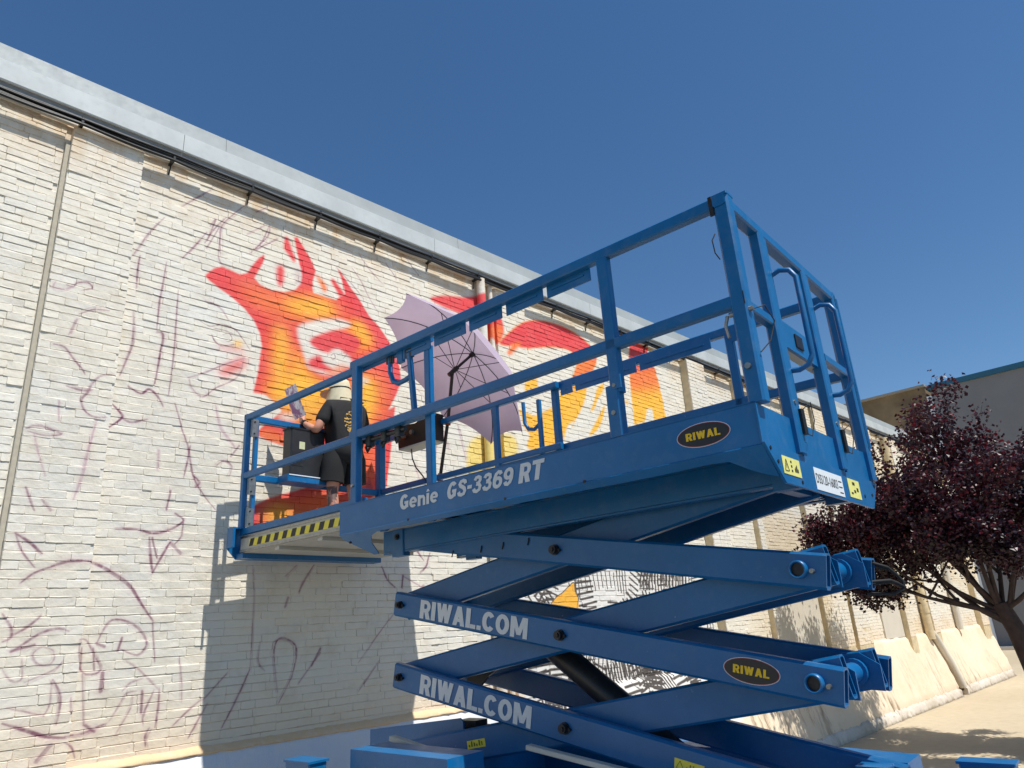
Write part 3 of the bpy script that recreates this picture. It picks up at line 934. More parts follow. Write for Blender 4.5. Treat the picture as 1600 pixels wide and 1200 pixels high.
# battered plinth ----------------------------------------------------
def plinth_material(name, c1, c2, stain):
    q = NT(name)
    geo = q.n('NewGeometry').outputs['Position']
    sep = q.n('SeparateXYZ'); q.l(geo, sep.inputs[0])
    a, b = q.noise(geo, .8, 5), q.noise(geo, 9, 6, .7)
    mp = q.n('Mapping'); mp.inputs['Scale'].default_value = (3.0, .6, .6); q.l(geo, mp.inputs[0])
    s = q.noise(mp.outputs[0], 2.6, 7, .72)
    base = q.mix(q.ramp(a, [(.35, BW[0]), (.65, BW[1])]), c1, c2)
    base = q.mix(q.math('MULTIPLY', q.ramp(b, [(.5, BW[0]), (.75, BW[1])]), .4), base, srgb(238, 226, 206))
    hgt = q.n('MapRange'); hgt.inputs[1].default_value = 1.35; hgt.inputs[2].default_value = .5; q.l(sep.outputs[2], hgt.inputs[0])
    st = q.math('MULTIPLY', q.ramp(s, [(.50, BW[0]), (.62, BW[1])]), hgt.outputs[0])
    st = q.math('MULTIPLY', st, q.ramp(q.noise(geo, .75, 3), [(.46, BW[0]), (.6, BW[1])]))
    base = q.mix(q.math('MULTIPLY', st, stain), base, srgb(118, 94, 70))
    q.col(base); q.set(Roughness=.9)
    q.bump(q.math('ADD', b, q.math('MULTIPLY', s, 2)), .5, .012)
    return q.m


M['plinth_white'] = plinth_material('white_limewashed_plinth', srgb(226, 226, 228), srgb(216, 218, 222), .15)
M['plinth_tan'] = plinth_material('peach_concrete_plinth', srgb(234, 216, 190), srgb(224, 204, 174), .85)
M['rubble'] = plinth_material('white_rubble_foot', srgb(220, 212, 200), srgb(196, 184, 166), .5)


def rough_strip(x0, x1, prof, nx, jit, name, mat, seed):
    g = np.random.default_rng(seed)
    n = len(prof)
    vs = []
    for i in range(nx + 1):
        x = x0 + (x1 - x0) * i / nx
        for k, (y, z) in enumerate(prof):
            e = 0 if k in (0, n - 1) else 1
            vs.append((x + (g.uniform(-.3, .3) * (x1 - x0) / nx * e if 0 < i < nx else 0), y + g.normal(0, jit) * e, z + g.normal(0, jit) * e))
    fs = [(i * n + k, (i + 1) * n + k, (i + 1) * n + k + 1, i * n + k + 1) for i in range(nx) for k in range(n - 1)]
    m = MB(); m.add(vs, fs, True)
    m.add(vs, [tuple(range(n)), tuple(range(nx * n, nx * n + n))[::-1]])
    return badd(m, name, mat)


def slope(t0, t1, n, top=(5.90, 1.40), foot=(5.52, 0.0)):
    return [(top[0] + (foot[0] - top[0]) * (t0 + (t1 - t0) * k / n), top[1] + (foot[1] - top[1]) * (t0 + (t1 - t0) * k / n)) for k in range(n + 1)]


rough_strip(1.575, 5.9, [(6.0, 1.445), (5.952, 1.440), (5.90, 1.40), (5.895, 1.392)] + slope(.02, .9, 6, (5.892, 1.40)) + [(5.53, .0), (6.0, 0)], 60, .004, 'plinth', M['plinth_white'], 1)
rough_strip(1.56, 5.9, [(6.0, 1.462), (5.955, 1.458), (5.886, 1.412), (5.886, 1.395), (6.0, 1.39)], 60, .003, 'plinth_ledge', plinth_material('peach_ledge', srgb(232, 198, 156), srgb(224, 190, 150), .3), 2)
for (a, b, sd) in ((5.9, 10.4, 7), (10.4, 12.3, 3), (12.3, 20.2, 4), (20.6, 25.6, 5)):
    rough_strip(a, b, [(6.0, 1.45), (5.955, 1.45), (5.90, 1.42)] + slope(.03, .86, 9, (5.895, 1.41)) + [(5.6, .1), (6.0, .0)], int((b - a) * 9), .008, 'plinth', M['plinth_tan'] if a > 6 else M['pipe'], sd)
    rough_strip(a, b - .02, [(6.0, .19), (5.585, .185), (5.555, .17), (5.53, .125), (5.515, .06), (5.51, -.02), (6.0, -.02)], int((b - a) * 22), .014, 'plinth_foot', M['rubble'], sd + 10)
badd(MB().tube([(19.9, 5.83, 1.5), (20.1, 5.80, 1.36), (20.35, 5.66, .75), (20.52, 5.56, .18)], .085, 12), 'drain_pipe', M['plaster'])

# ------------------------------------------------------------------ the scissor lift
# lift frame: x across (0 = near side), y along (0 = gate end, 4.31 = end by the wall), z up
LIFT_LOC, LIFT_ROT = (2.7578, 1.2639, 0.0), R(4.2297)
lift = empty('scissor_lift', LIFT_LOC, LIFT_ROT)
tag(lift, 'blue scissor lift with railed platform raised in front of the mural wall', 'scissor lift')
LW, LL, LE = 1.574, 2.80, 4.31
ZT, ZM, ZS = 3.965, 3.455, 2.98         # centre of top rail, mid rail, upper edge of the side panel
BLU = M['blue']
XN = (-1, 0, 0)


def lp(mb, name, mat=BLU, parent=lift): return mb.build(name, mat, parent)


def side_badge(cy, cz, ang, w, h, x, parent):
    """oval maker's badge on a face that looks to -x"""
    ax = V3(0, -math.cos(ang), math.sin(ang)); ay = V3(0, math.sin(ang), math.cos(ang))
    o = V3(x, cy, cz)
    MB().plate(ellipse(w / 2, h / 2), .0015, o, ax, ay).build('badge_rim', M['white_print'], parent)
    MB().plate(ellipse(w / 2 * .975, h / 2 * .95), .0025, o, ax, ay).build('badge_ring', M['badge_red'], parent)
    MB().plate(ellipse(w / 2 * .95, h / 2 * .90), .0035, o, ax, ay).build('badge_plate', M['badge_black'], parent)
    tw, th = w * .64, h * .32
    letters('RIWAL', o - ax * tw / 2 - ay * th / 2, ax, ay, tw, th, M['gold'], parent, 0, .0045, name='badge_lettering')


# side panels ------------------------------------------------------
def side_panel(s):
    """s = 0 near, 1 far"""
    m = MB()
    x = 0.0 if s == 0 else LW
    k = 1 if s == 0 else -1
    m.box(min(x, x + k * .006), max(x, x + k * .006), 0.0, 2.885, 2.80, ZS, .001)
    m.box(min(x, x + k * .045), max(x, x + k * .045), 0.0, 2.885, ZS - .004, ZS + .004, .001)
    # lower lip, bent inwards, cut away along the middle
    ax, ay = V3(0, 1, 0), V3(k * .72, 0, -.69)
    lip = [(0, 0), (2.885, 0), (2.885, .04), (2.70, .205), (2.655, .205), (2.645, .11), (2.60, .055), (2.52, .032), (.50, .050), (.26, .046), (.17, .052), (.10, .115), (.05, .15), (0, .175)]
    o = V3(x + k * .001, 0, 2.80)
    m.plate(lip, .006 if k > 0 else -.006, o, ax, ay)
    return lp(m, 'side_panel')


sp = side_panel(0)
side_panel(1)
A_, U_ = (0, -1, 0), (0, 0, 1)
letters('Genie', (0, 2.275, 2.866), A_, U_, .345, .092, M['white_print'], sp, .04, gap=.05)
letters('GS-3369', (0, 1.868, 2.864), A_, U_, .53, .098, M['white_print'], sp, .2, gap=.05)
letters('RT', (0, 1.322, 2.862), A_, U_, .19, .103, M['white_print'], sp, .2, gap=.05)
side_badge(.252, 2.893, math.atan2(-.012, 1), .255, .108, -.0005, sp)
for (y, z) in ((2.77, 2.735), (1.42, 2.80), (.9, 2.80), (2.2, 2.80)):
    MB().cyl((-.004, y, z), (.01, y, z), .008, 8).build('rivet', M['dark_steel'], sp)

# gate-end plate and toe plates ------------------------------------
ep = MB()
ep.plate([(-.012, 2.80), (.156, 2.65), (1.44, 2.645), (1.585, 2.79), (1.585, 2.803), (-.012, 2.803)], .012, (0, -.002, 0), (1, 0, 0), (0, 0, 1))
endp = lp(ep, 'end_plate')
for (a, b) in ((-.012, .40), (.47, 1.06), (1.10, 1.585)):
    lp(MB().box(a, b, -.006, .002, 2.800, 2.972, .001), 'toe_plate')


def end_sticker(x0, x1, z0, z1, mat, name):
    return MB().box(x0, x1, -.0165, -.0145, z0, z1, .0005).build(name, mat, endp)


end_sticker(.145, .35, 2.69, 2.768, M['pale_yellow'], 'warning_sticker')
end_sticker(.53, .935, 2.66, 2.765, M['sticker_white'], 'number_sticker')
end_sticker(1.03, 1.225, 2.672, 2.770, M['pale_yellow'], 'warning_sticker')
EX = (1, 0, 0)
text_obj('DSS120-16003', (.542, -.0165, 2.692), EX, U_, .305, .046, M['ink'], endp, 'lettering', 0.0, .001)
m = MB()
for k in range(3): m.box(.865, .915, -.0178, -.0168, 2.675 + k * .028, 2.680 + k * .028, .0001)
m.build('sticker_bars', M['ink'], endp)
m = MB()
tri = [(.16, 2.705), (.205, 2.705), (.1825, 2.755)]
for a, b in ((0, 1), (1, 2), (2, 0)): m.bar((tri[a][0], -.017, tri[a][1]), (tri[b][0], -.017, tri[b][1]), .001, .004, (0, -1, 0), .0001)
m.box(.181, .1845, -.0175, -.0168, 2.715, 2.735, .0001)
for k in range(3): m.box(.235, .25, -.0175, -.0168, 2.705 + k * .02, 2.715 + k * .02, .0001)
for k in range(4): m.box(.275 + k * .012, .283 + k * .012, -.0175, -.0168, 2.708, 2.725 + .008 * (k % 3), .0001)
m.build('warning_pictograms', M['ink'], endp)
m = MB()
for k in range(3): m.box(1.06 + .05 * k, 1.09 + .05 * k, -.0175, -.0168, 2.69 + .01 * k, 2.70 + .015 * k, .0001)
m.box(1.10, 1.14, -.0175, -.0168, 2.74, 2.756, .0001)
m.build('warning_pictograms', M['ink'], endp)
for (x, z) in ((.04, 2.785), (.10, 2.735), (.35, 2.672), (1.30, 2.70), (1.45, 2.72), (1.53, 2.775)):
    MB().cyl((x, -.017, z), (x, -.010, z), .009, 8).build('rivet', M['dark_steel'], endp)

# platform floor and its underframe ---------------------------------
lp(MB().box(.01, LW - .01, .01, 2.87, 2.885, 2.905, .002), 'deck_floor', M['deck'])
for x in (.405, 1.12):
    m = MB()
    m.box(x, x + .012, .02, 2.93, 2.697, 2.83, .002)
    m.box(x - .0, x + .055, .02, 2.93, 2.684, 2.694, .002)
    m.box(x - .0, x + .055, .02, 2.93, 2.832, 2.842, .002)
    lp(m, 'platform_beam')
for y in (.30, .75, 1.20, 1.65, 2.10, 2.55):
    lp(MB().box(.03, LW - .03, y, y + .05, 2.843, 2.884, .002), 'cross_beam')
    for x in (.07, LW - .17):
        lp(MB().plate([(0, 0), (.10, 0), (.10, -.03), (.06, -.055), (.04, -.055)], .05, (x, y + .05, 2.843), (1, 0, 0), (0, 0, 1)), 'gusset')
lp(MB().box(.47, 1.11, .16, .22, 2.70, 2.83, .003), 'cross_beam')
lp(MB().box(.47, 1.11, 2.60, 2.66, 2.70, 2.83, .003), 'cross_beam')

# sliding extension deck -------------------------------------------
ext = lp(MB().box(.11, LW - .11, 2.3, 4.30, 2.842, 2.858, .001), 'extension_deck', M['grey_under'])
m = MB().box(.085, .125, 2.75, 4.33, 2.985, 3.035, .003)
lp(m, 'extension_toe_board')
lp(MB().box(LW - .125, LW - .085, 2.9, 4.33, 2.985, 3.035, .003), 'extension_toe_board')
hz = lp(MB().box(.100, .108, 2.75, 4.33, 2.860, 2.978, .001), 'extension_side', M['grey_under'])
MB().box(.094, .118, 2.75, 4.33, 2.848, 2.866, .002).build('side_rim', M['steel'], hz)
MB().box(.094, .118, 2.75, 4.33, 2.955, 2.972, .002).build('side_rim', M['steel'], hz)
MB().box(.0975, .0995, 2.80, 4.20, 2.882, 2.940, .0004).build('hazard_tape', M['yellow'], hz)
for k in range(12):
    y = 4.14 - k * .116
    MB().plate([(y, 2.883), (y + .056, 2.883), (y + .034, 2.939), (y - .022, 2.939)], -.0012, (.097, 0, 0), (0, 1, 0), (0, 0, 1)).build('hazard_stripe', M['ink'], hz)
e2 = MB()
e2.plate([(.015, 2.885), (.095, 2.800), (LW - .095, 2.800), (LW - .015, 2.885), (LW - .015, 3.045), (.015, 3.045)], .010, (0, 4.395, 0), (1, 0, 0), (0, 0, 1))
e2.box(.015, .035, 4.30, 4.385, 2.885, 3.045, .002)
e2.box(LW - .035, LW - .015, 4.30, 4.385, 2.885, 3.045, .002)
e2.box(.03, LW - .03, 4.31, 4.385, 3.033, 3.045, .001)
lp(e2, 'extension_end_plate')
lp(MB().box(.095, LW - .095, 4.28, 4.385, 2.802, 2.842, .003), 'cross_beam')
for y in (3.25, 3.8):
    lp(MB().box(.12, LW - .12, y, y + .06, 2.815, 2.841, .002), 'cross_beam', M['grey_under'])
lp(MB().box(.108, LW - .108, 2.88, 4.30, 2.905, 2.915, .001), 'extension_floor', M['deck'])

# guard rails --------------------------------------------------------
RW = .05


def rail(name, a, b, w=RW, h=.06, up=(0, 0, 1)): return lp(MB().bar(a, b, w, h, up), name)


NX, FX = .028, LW - .028
EXN, EXF = .085, LW - .085
rail('top_rail', (NX, -.02, ZT), (NX, 2.80, ZT))
rail('mid_rail', (NX, -.03, ZM), (NX, 2.80, ZM), RW, .058)
rail('top_rail', (FX, -.02, ZT), (FX, 2.15, ZT))
rail('mid_rail', (FX, 0, ZM), (FX, 2.80, ZM), RW, .055)
rail('top_rail', (EXN, 2.05, ZT - .005), (EXN, 4.33, ZT - .005), .045, .05)
rail('top_rail', (EXF, 2.10, ZT - .005), (EXF, 4.33, ZT - .005), .045, .05)
rail('mid_rail', (EXN, 2.05, ZM + .005), (EXN, 4.33, ZM + .005), .042, .05)
rail('mid_rail', (EXF, 2.10, ZM + .005), (EXF, 4.33, ZM + .005), .042, .05)
rail('top_rail', (EXN, 4.31, ZT - .005), (EXF, 4.31, ZT - .005), .04, .055)
rail('mid_rail', (EXN, 4.31, ZM), (EXF, 4.31, ZM), .04, .055)
rail('top_rail', (-.005, 0, ZT), (LW + .005, 0, ZT), .06, .06)
rail('mid_rail', (.05, 0, ZM), (.40, 0, ZM), .045, .05)
rail('mid_rail', (1.10, 0, ZM), (LW - .05, 0, ZM), .045, .05)
lp(MB().box(.44, 1.06, -.012, .006, 3.365, 3.505, .002), 'gate_plate')
lp(MB().box(.45, 1.05, .006, .05, 3.365, 3.378, .002), 'gate_ledge', M['grey_under'])


def post(x, y, z0, z1, wx=.05, wy=.055, name='post', mat=BLU):
    return lp(MB().bar((x, y, z0), (x, y, z1), wx, wy, up=(0, 1, 0)), name, mat)


# near side
post(.035, -.005, 2.98, 3.99, .07, .075)
p_mid = post(NX, .67, 3.20, 3.94, .05, .065)
post(NX, .69, 2.98, 3.24, .06, .075)
MB().bar((.0, .655, 3.215), (.0, .655, 3.285), .012, .05, up=(0, 1, 0)).build('hinge_plate', M['blue'], p_mid)
MB().cyl((-.008, .69, 3.10), (.004, .69, 3.10), .012, 10).build('bolt', M['steel'], p_mid)
MB().cyl((-.010, .67, 3.235), (.06, .67, 3.235), .010, 10).build('bolt', M['steel'], p_mid)
post(.072, 2.065, 2.98, 3.90, .042, .055)
pl = post(NX, 2.748, 2.98, 3.99, .055, .065)
MB().cyl((-.010, 2.748, 3.10), (.004, 2.748, 3.10), .010, 10).build('bolt', M['steel'], pl)
pe = post(EXN, 4.305, 3.03, 3.985, .045, .05)
post(EXN + .075, 4.30, 3.03, 3.94, .035, .04)
for z in (3.87, 3.38, 3.12):
    MB().bar((EXN + .042, 4.272, z - .075), (EXN + .042, 4.272, z + .075), .07, .008, up=(0, 1, 0)).build('hinge', M['steel'], pe)
    for dz in (-.05, .05):
        MB().cyl((EXN + .042, 4.262, z + dz), (EXN + .042, 4.270, z + dz), .007, 8).build('bolt', M['dark_steel'], pe)
# far side
post(FX, .0, 2.98, 3.99, .055, .065)
post(FX, .67, 2.98, 3.94)
post(FX, 2.17, 2.98, 3.97, .05, .055)
post(EXF, 2.77, 2.98, 3.94, .04, .055)
post(EXF, 4.305, 3.03, 3.985, .085, .07)
post(FX - .01, 2.335, 2.99, 3.90, .032, .036, 'locking_bar')
lp(MB().tube([(FX - .01, 2.34, 3.70), (FX - .01, 2.40, 3.665), (FX - .01, 2.46, 3.68), (FX - .01, 2.495, 3.74), (FX - .01, 2.50, 3.92)], .016, 8), 'locking_hook')
# gate end
for x in (.405, 1.005):
    p = post(x, -.005, 2.81, 3.94, .075, .055)
    MB().bar((x + .058, -.012, 2.87), (x + .058, -.012, 3.96), .028, .03, up=(0, 1, 0)).build('gate_channel', BLU, p)
    MB().bar((x + .041, -.022, 2.89), (x + .041, -.022, 3.90), .008, .012, up=(0, 1, 0)).build('slot', M['black'], p)
    # grab handle standing out from the gate post
    h = MB().tube([(x + .07, -.02, 3.735), (x + .075, -.06, 3.75), (x + .08, -.105, 3.735), (x + .082, -.13, 3.69), (x + .082, -.13, 3.50), (x + .082, -.13, 3.28), (x + .08, -.105, 3.235), (x + .075, -.06, 3.22), (x + .07, -.02, 3.225)], .014, 8)
    h.build('grab_handle', BLU, p)
    MB().cyl((x, -.037, 3.05), (x, -.03, 3.05), .012, 8).build('bolt', M['steel'], p)
    MB().box(x + .02, x + .055, -.05, -.02, 2.90, 3.02, .004).build('gate_latch', M['black'], p)
    MB().tube([(x + .04, -.05, 3.02), (x + .10, -.07, 3.06), (x + .14, -.06, 2.98), (x + .10, -.05, 2.90), (x + .04, -.05, 2.90)], .0025, 5).build('lanyard', M['rubber'], p)
post(LW - .04, -.005, 2.81, 3.97, .07, .055)
lp(MB().bar((LW + .012, -.02, 3.0), (LW + .012, -.02, 3.96), .02, .03, up=(0, 1, 0)), 'gate_channel')
lp(MB().box(.66, .76, -.02, -.012, 3.40, 3.47, .003), 'gate_catch', M['black'])
# pins and lanyards on the near corner post
cp = MB().cyl((.02, .05, 3.40), (.02, -.06, 3.40), .012, 10)
cp.tube([(.02, .06, 3.40), (.02, .075, 3.36), (.025, .07, 3.30)], .008, 6)
lp(cp, 'corner_pin', M['steel'])
lp(MB().tube([(.03, -.045, 3.40), (.08, -.09, 3.42), (.14, -.10, 3.36), (.10, -.08, 3.26), (.04, -.05, 3.20)], .003, 5), 'lanyard', M['rubber'])
lp(MB().tube([(-.008, .04, 3.80), (-.03, .05, 3.76), (-.02, .05, 3.70), (.0, .04, 3.67)], .003, 5), 'lanyard', M['rubber'])
lp(MB().cyl((-.012, .0, 3.14), (-.001, .0, 3.14), .014, 10), 'bolt', M['steel'])
lp(MB().box(-.004, .006, .03, .05, 3.90, 4.0, .002), 'rubber_tie', M['rubber'])
lp(MB().box(-.003, .073, -.044, .035, 3.987, 3.999, .004), 'corner_cap')
lp(MB().box(.0, .058, -.036, -.030, 3.425, 3.486, .001), 'rail_cap', M['black'])
# notched sliding plates under the top rails
for (a, b) in ((2.02, 2.285), (1.705, 1.985), (1.405, 1.672), (1.095, 1.37), (.77, 1.065)):
    m = MB().box(.046, .056, a, b, 3.868, 3.945, .002)
    m.box(.040, .046, a + .04, b - .04, 3.905, 3.915, .001)
    lp(m, 'slide_plate')
for (a, b) in ((1.96, 2.10), (1.375, 1.955), (.78, 1.37), (.50, .66)):
    m = MB().box(FX - .036, FX - .028, a + .012, b - .012, 3.868, 3.945, .002)
    m.box(FX - .042, FX - .036, a + .06, b - .06, 3.905, 3.915, .001)
    lp(m, 'slide_plate')
# locking hook on the near side
lp(MB().tube([(.06, 2.43, 3.92), (.06, 2.43, 3.82), (.06, 2.40, 3.75), (.06, 2.345, 3.722), (.06, 2.28, 3.725), (.06, 2.235, 3.735)], .017, 8), 'locking_hook')
lp(MB().bar((.06, 2.235, 3.90), (.06, 2.195, 3.50), .032, .034, up=(0, 1, 0)), 'locking_bar')
lp(MB().box(.045, .075, 2.40, 2.46, 3.885, 3.93, .004), 'hook_bracket', M['black_steel'])
lp(MB().box(.045, .075, 2.20, 2.27, 3.87, 3.93, .004), 'hook_bracket', M['black_steel'])
lp(MB().box(.045, .075, 2.29, 2.35, 3.86, 3.94, .004), 'hook_bracket')
# clamps and pins where extension meets the main rail
cl = MB()
for y in (2.36, 2.50, 2.66):
    cl.box(.05, .10, y - .025, y + .025, 3.36, 3.43, .006)
    cl.tube([(.075, y, 3.36), (.075, y + .03, 3.33), (.075, y + .045, 3.36), (.075, y + .03, 3.39)], .010, 6)
cl.cyl((.075, 2.30, 3.405), (.075, 2.72, 3.405), .018, 8)
lp(cl, 'rail_clamp', M['black_steel'])

# scissor stack ------------------------------------------------------
# pins (y, z) on the side planes
PL_ = [(2.770, 2.790), (2.770, 2.342), (2.783, 1.892), (2.790, 1.420)]          # wall-side pins, top to bottom
PR_ = [(.080, 2.790), (.097, 2.311), (.119, 1.848), (.140, 1.375)]             # gate-side pins
ARM_H, ARM_W = .156, .062
NO, NI, FI, FO = .450, .548, LW - .548, LW - .450


def arm(x, pl, pr, ex0=.062, ex1=.115, outer=True):
    H = ARM_H if outer else .178
    """one rectangular-tube arm; pl wall-side pin, pr gate-side pin"""
    a, b = V3(x, *pl), V3(x, *pr)
    d = (b - a) / np.linalg.norm(b - a)
    a2, b2 = a - d * ex0, b + d * ex1
    m = MB().hollow(a2, b2, ARM_W, H, .009)
    for t in (.03, .97):                        # closing diaphragm a little inside each end
        c = a2 + (b2 - a2) * t
        m.bar(c - d * .003, c + d * .003, ARM_W - .016, H - .016, ch=.002)
    o = lp(m, 'scissor_arm', M['blue_arm'])
    s = -1 if x < LW / 2 else 1
    mid = (a + b) / 2
    fx = x + s * ARM_W / 2
    if outer:
        for c, r in ((a, .020), (mid, .024)):
            MB().cyl((fx, c[1], c[2]), (fx + s * .012, c[1], c[2]), r * 1.25, 14).cyl((fx, c[1], c[2]), (fx + s * .034, c[1], c[2]), r, 12).cyl((fx, c[1], c[2]), (fx + s * .042, c[1], c[2]), r * .55, 6).build('pivot_bolt', M['dark_steel'], o)
            MB().cyl((fx + s * .001, c[1] - .032, c[2] - .006), (fx + s * .018, c[1] - .032, c[2] - .006), .009, 8).build('retaining_bolt', M['dark_steel'], o)
        c = b
        boss = MB()
        ring = lambda r, xx: [V3(xx, c[1] + r * math.cos(2 * math.pi * k / 20), c[2] + r * math.sin(2 * math.pi * k / 20)) for k in range(20)]
        vs = ring(.040, fx) + ring(.038, fx + s * .030) + ring(.031, fx + s * .030) + ring(.031, fx + s * .001)
        boss.add(vs, [(q * 20 + k, q * 20 + (k + 1) % 20, (q + 1) * 20 + (k + 1) % 20, (q + 1) * 20 + k) for q in range(3) for k in range(20)], True)
        boss.build('pin_boss', M['blue'], o)
        MB().cyl((fx + s * .0005, c[1], c[2]), (fx + s * .010, c[1], c[2]), .0305, 18).build('pin', M['dark_steel'], o)
        MB().cyl((fx, c[1] - .058, c[2] - .012), (fx + s * .022, c[1] - .058, c[2] - .012), .010, 8).build('retaining_bolt', M['steel'], o)
    return o, a, b, d, fx


for lev in range(3):
    for xo, xi in ((NO, NI), (FO, FI)):
        o, a, b, d, fx = arm(xo, PL_[lev], PR_[lev + 1])              # falls towards the gate end
        if xo == NO:
            ang = math.atan2(d[2], -d[1])
            axv = V3(0, d[1], d[2]); ayv = V3(0, d[2], -d[1])
            if lev in (1, 2):
                s0 = .200
                letters('RIWAL.COM', V3(fx, a[1], a[2]) + axv * s0 - ayv * .058, axv, ayv, .915, .114, M['white_print'], o, gap=.055)
            if lev == 1:
                c = V3(fx, a[1], a[2]) + axv * (2.42)
                side_badge(c[1], c[2], ang, .262, .111, fx - .0005, o)
            if lev == 2:
                c = V3(fx, a[1], a[2]) + axv * 2.06 - ayv * .005
                MB().plate([(-.075, -.024), (.075, -.024), (.075, .024), (-.075, .024)], .0015, c, axv, ayv).build('warning_sticker', M['yellow'], o)
                t = MB()
                tr = [(-.065, -.016), (-.027, -.016), (-.046, .017)]
                for i, j in ((0, 1), (1, 2), (2, 0)):
                    p0, p1 = c + axv * tr[i][0] + ayv * tr[i][1] + V3(-.002, 0, 0), c + axv * tr[j][0] + ayv * tr[j][1] + V3(-.002, 0, 0)
                    t.bar(p0, p1, .001, .003, (1, 0, 0), .0001)
                for k in range(5):
                    q = c + axv * (-.01 + .017 * k) + ayv * (-.012 + .006 * (k % 2)) + V3(-.0022, 0, 0)
                    t.bar(q, q + ayv * (.012 + .006 * (k % 3)), .001, .007, (1, 0, 0), .0001)
                t.build('warning_pictograms', M['ink'], o)
            if lev == 0:
                t = MB()
                for yy in (1.62, 1.82, 2.0, 2.25):
                    t.tube([(fx - .002, yy, 2.64), (fx - .006, yy, 2.625), (fx - .004, yy + .012, 2.60)], .004, 5)
                t.build('hose_clip', M['black'], o)
        o2, a, b, d, fx = arm(xi, PL_[lev + 1], PR_[lev], .06, .10 if lev else -.06, False)     # rises towards the gate end
        if xi == NI and lev == 2:
            axv = V3(0, d[1], d[2]); ayv = V3(0, d[2], -d[1])
            c = V3(fx, a[1], a[2]) + axv * .585
            MB().plate([(-.075, -.022), (.075, -.022), (.075, .022), (-.075, .022)], .0015, c, axv, ayv).build('warning_sticker', M['yellow'], o2)
            t = MB()
            for k in range(6):
                q = c + axv * (-.055 + .021 * k) + ayv * (-.012) + V3(-.0022, 0, 0)
                t.bar(q, q + ayv * (.012 + .009 * ((k * 2) % 3)), .001, .009, (1, 0, 0), .0001)
            t.build('warning_pictograms', M['ink'], o2)
for (y, z) in PL_[1:3] + PR_[1:3]:
    lp(MB().cyl((NO + .03, y, z), (FO - .03, y, z), .045, 20), 'cross_tube')
    for x in (NI + .075, FI - .075):
        lp(MB().cyl((x - .012, y, z), (x + .012, y, z), .062, 18), 'tube_collar')
for lev in range(3):
    y = (PL_[lev][0] + PR_[lev + 1][0]) / 2; z = (PL_[lev][1] + PR_[lev + 1][1]) / 2
    lp(MB().cyl((NO + .03, y, z), (FO - .03, y, z), .036, 16), 'cross_tube')
# end flanges at the gate-side joints: flat plates with bright cut edges
for (y, z) in PR_[1:3]:
    for x in (NI + .045, FI - .045):
        m = MB().plate([(y + .02, z - .075), (y - .115, z - .085), (y - .115, z + .03), (y - .03, z + .085), (y + .08, z + .075)], .010, (x, 0, 0), (0, 1, 0), (0, 0, 1))
        lp(m, 'joint_flange')
# lift cylinder and dark lower machinery
m = MB().cyl((.78, 1.95, 2.14), (.78, .55, 1.15), .062, 18)
m.box(.70, .86, 1.86, 2.02, 2.06, 2.20, .01)
lp(m, 'lift_cylinder', M['black_steel'])
lp(MB().cyl((.78, 1.95, 2.14), (.78, 1.30, 1.68), .075, 18), 'cylinder_sleeve', M['black_steel'])
lp(MB().plate([(2.15, 2.10), (2.45, 2.02), (2.62, 1.72), (2.55, 1.70), (2.36, 1.86), (2.2, 1.94), (2.05, 2.02)], .02, (.80, 0, 0), (0, 1, 0), (0, 0, 1)), 'cylinder_bracket', M['black_steel'])
hs = MB()
for k, (dx, dz) in enumerate(((0, 0), (.02, -.015), (.0, -.09), (.02, -.10))):
    hs.tube([(1.08 + dx, .08, 2.34 + dz), (1.14 + dx, -.02, 2.345 + dz), (1.20 + dx, -.07, 2.32 + dz * .7), (1.25 + dx, -.09, 2.285 + dz * .5), (1.28 + dx, -.105, 2.25 + dz * .3), (1.29 + dx, -.10, 2.215), (1.25, -.06, 2.19), (1.14, .04, 2.20)], .0075, 8)
lp(hs, 'hydraulic_hose', M['rubber'])

# base: chassis, side boxes, outriggers, wheels -----------------------
lp(MB().box(.18, LW - .18, -.25, 3.05, .62, .95, .02), 'chassis', M['blue'])
lp(MB().box(.12, LW - .12, 2.45, 2.90, .90, 1.40, .02), 'chassis_end')
# tapered engine hoods either side
for s in (0, 1):
    x0, x1 = (-.12, .14) if s == 0 else (LW - .14, LW + .12)
    m = MB()
    m.plate([(.35, .75), (2.58, .75), (2.58, 1.561), (1.80, 1.552), (1.78, 1.30), (.45, 1.18)] if s == 0 else [(.10, .75), (2.70, .75), (2.70, 1.42), (.46, 1.40), (.10, 1.385)], (x1 - x0), (x0, 0, 0), (0, 1, 0), (0, 0, 1))
    lp(m, 'engine_hood')
m = MB().plate([(2.44, 1.0), (3.37, 1.0), (3.37, 1.535), (2.47, 1.63), (2.44, 1.61)], .012, (.64, .0, 0), (0, 1, 0), (0, 0, 1))
lp(m, 'guard_plate')
lp(MB().bar((.20, 2.60, 1.572), (.20, 2.10, 1.49), .05, .03), 'brace', M['grey_under'])
lp(MB().bar((.30, 1.62, 1.555), (.30, .60, 1.42), .05, .025), 'brace', M['grey_under'])
lp(MB().box(.74, .90, 2.43, 2.66, 1.46, 1.565, .008).box(.76, .88, 2.45, 2.62, 1.56, 1.60, .006), 'valve_block', M['black_steel'])
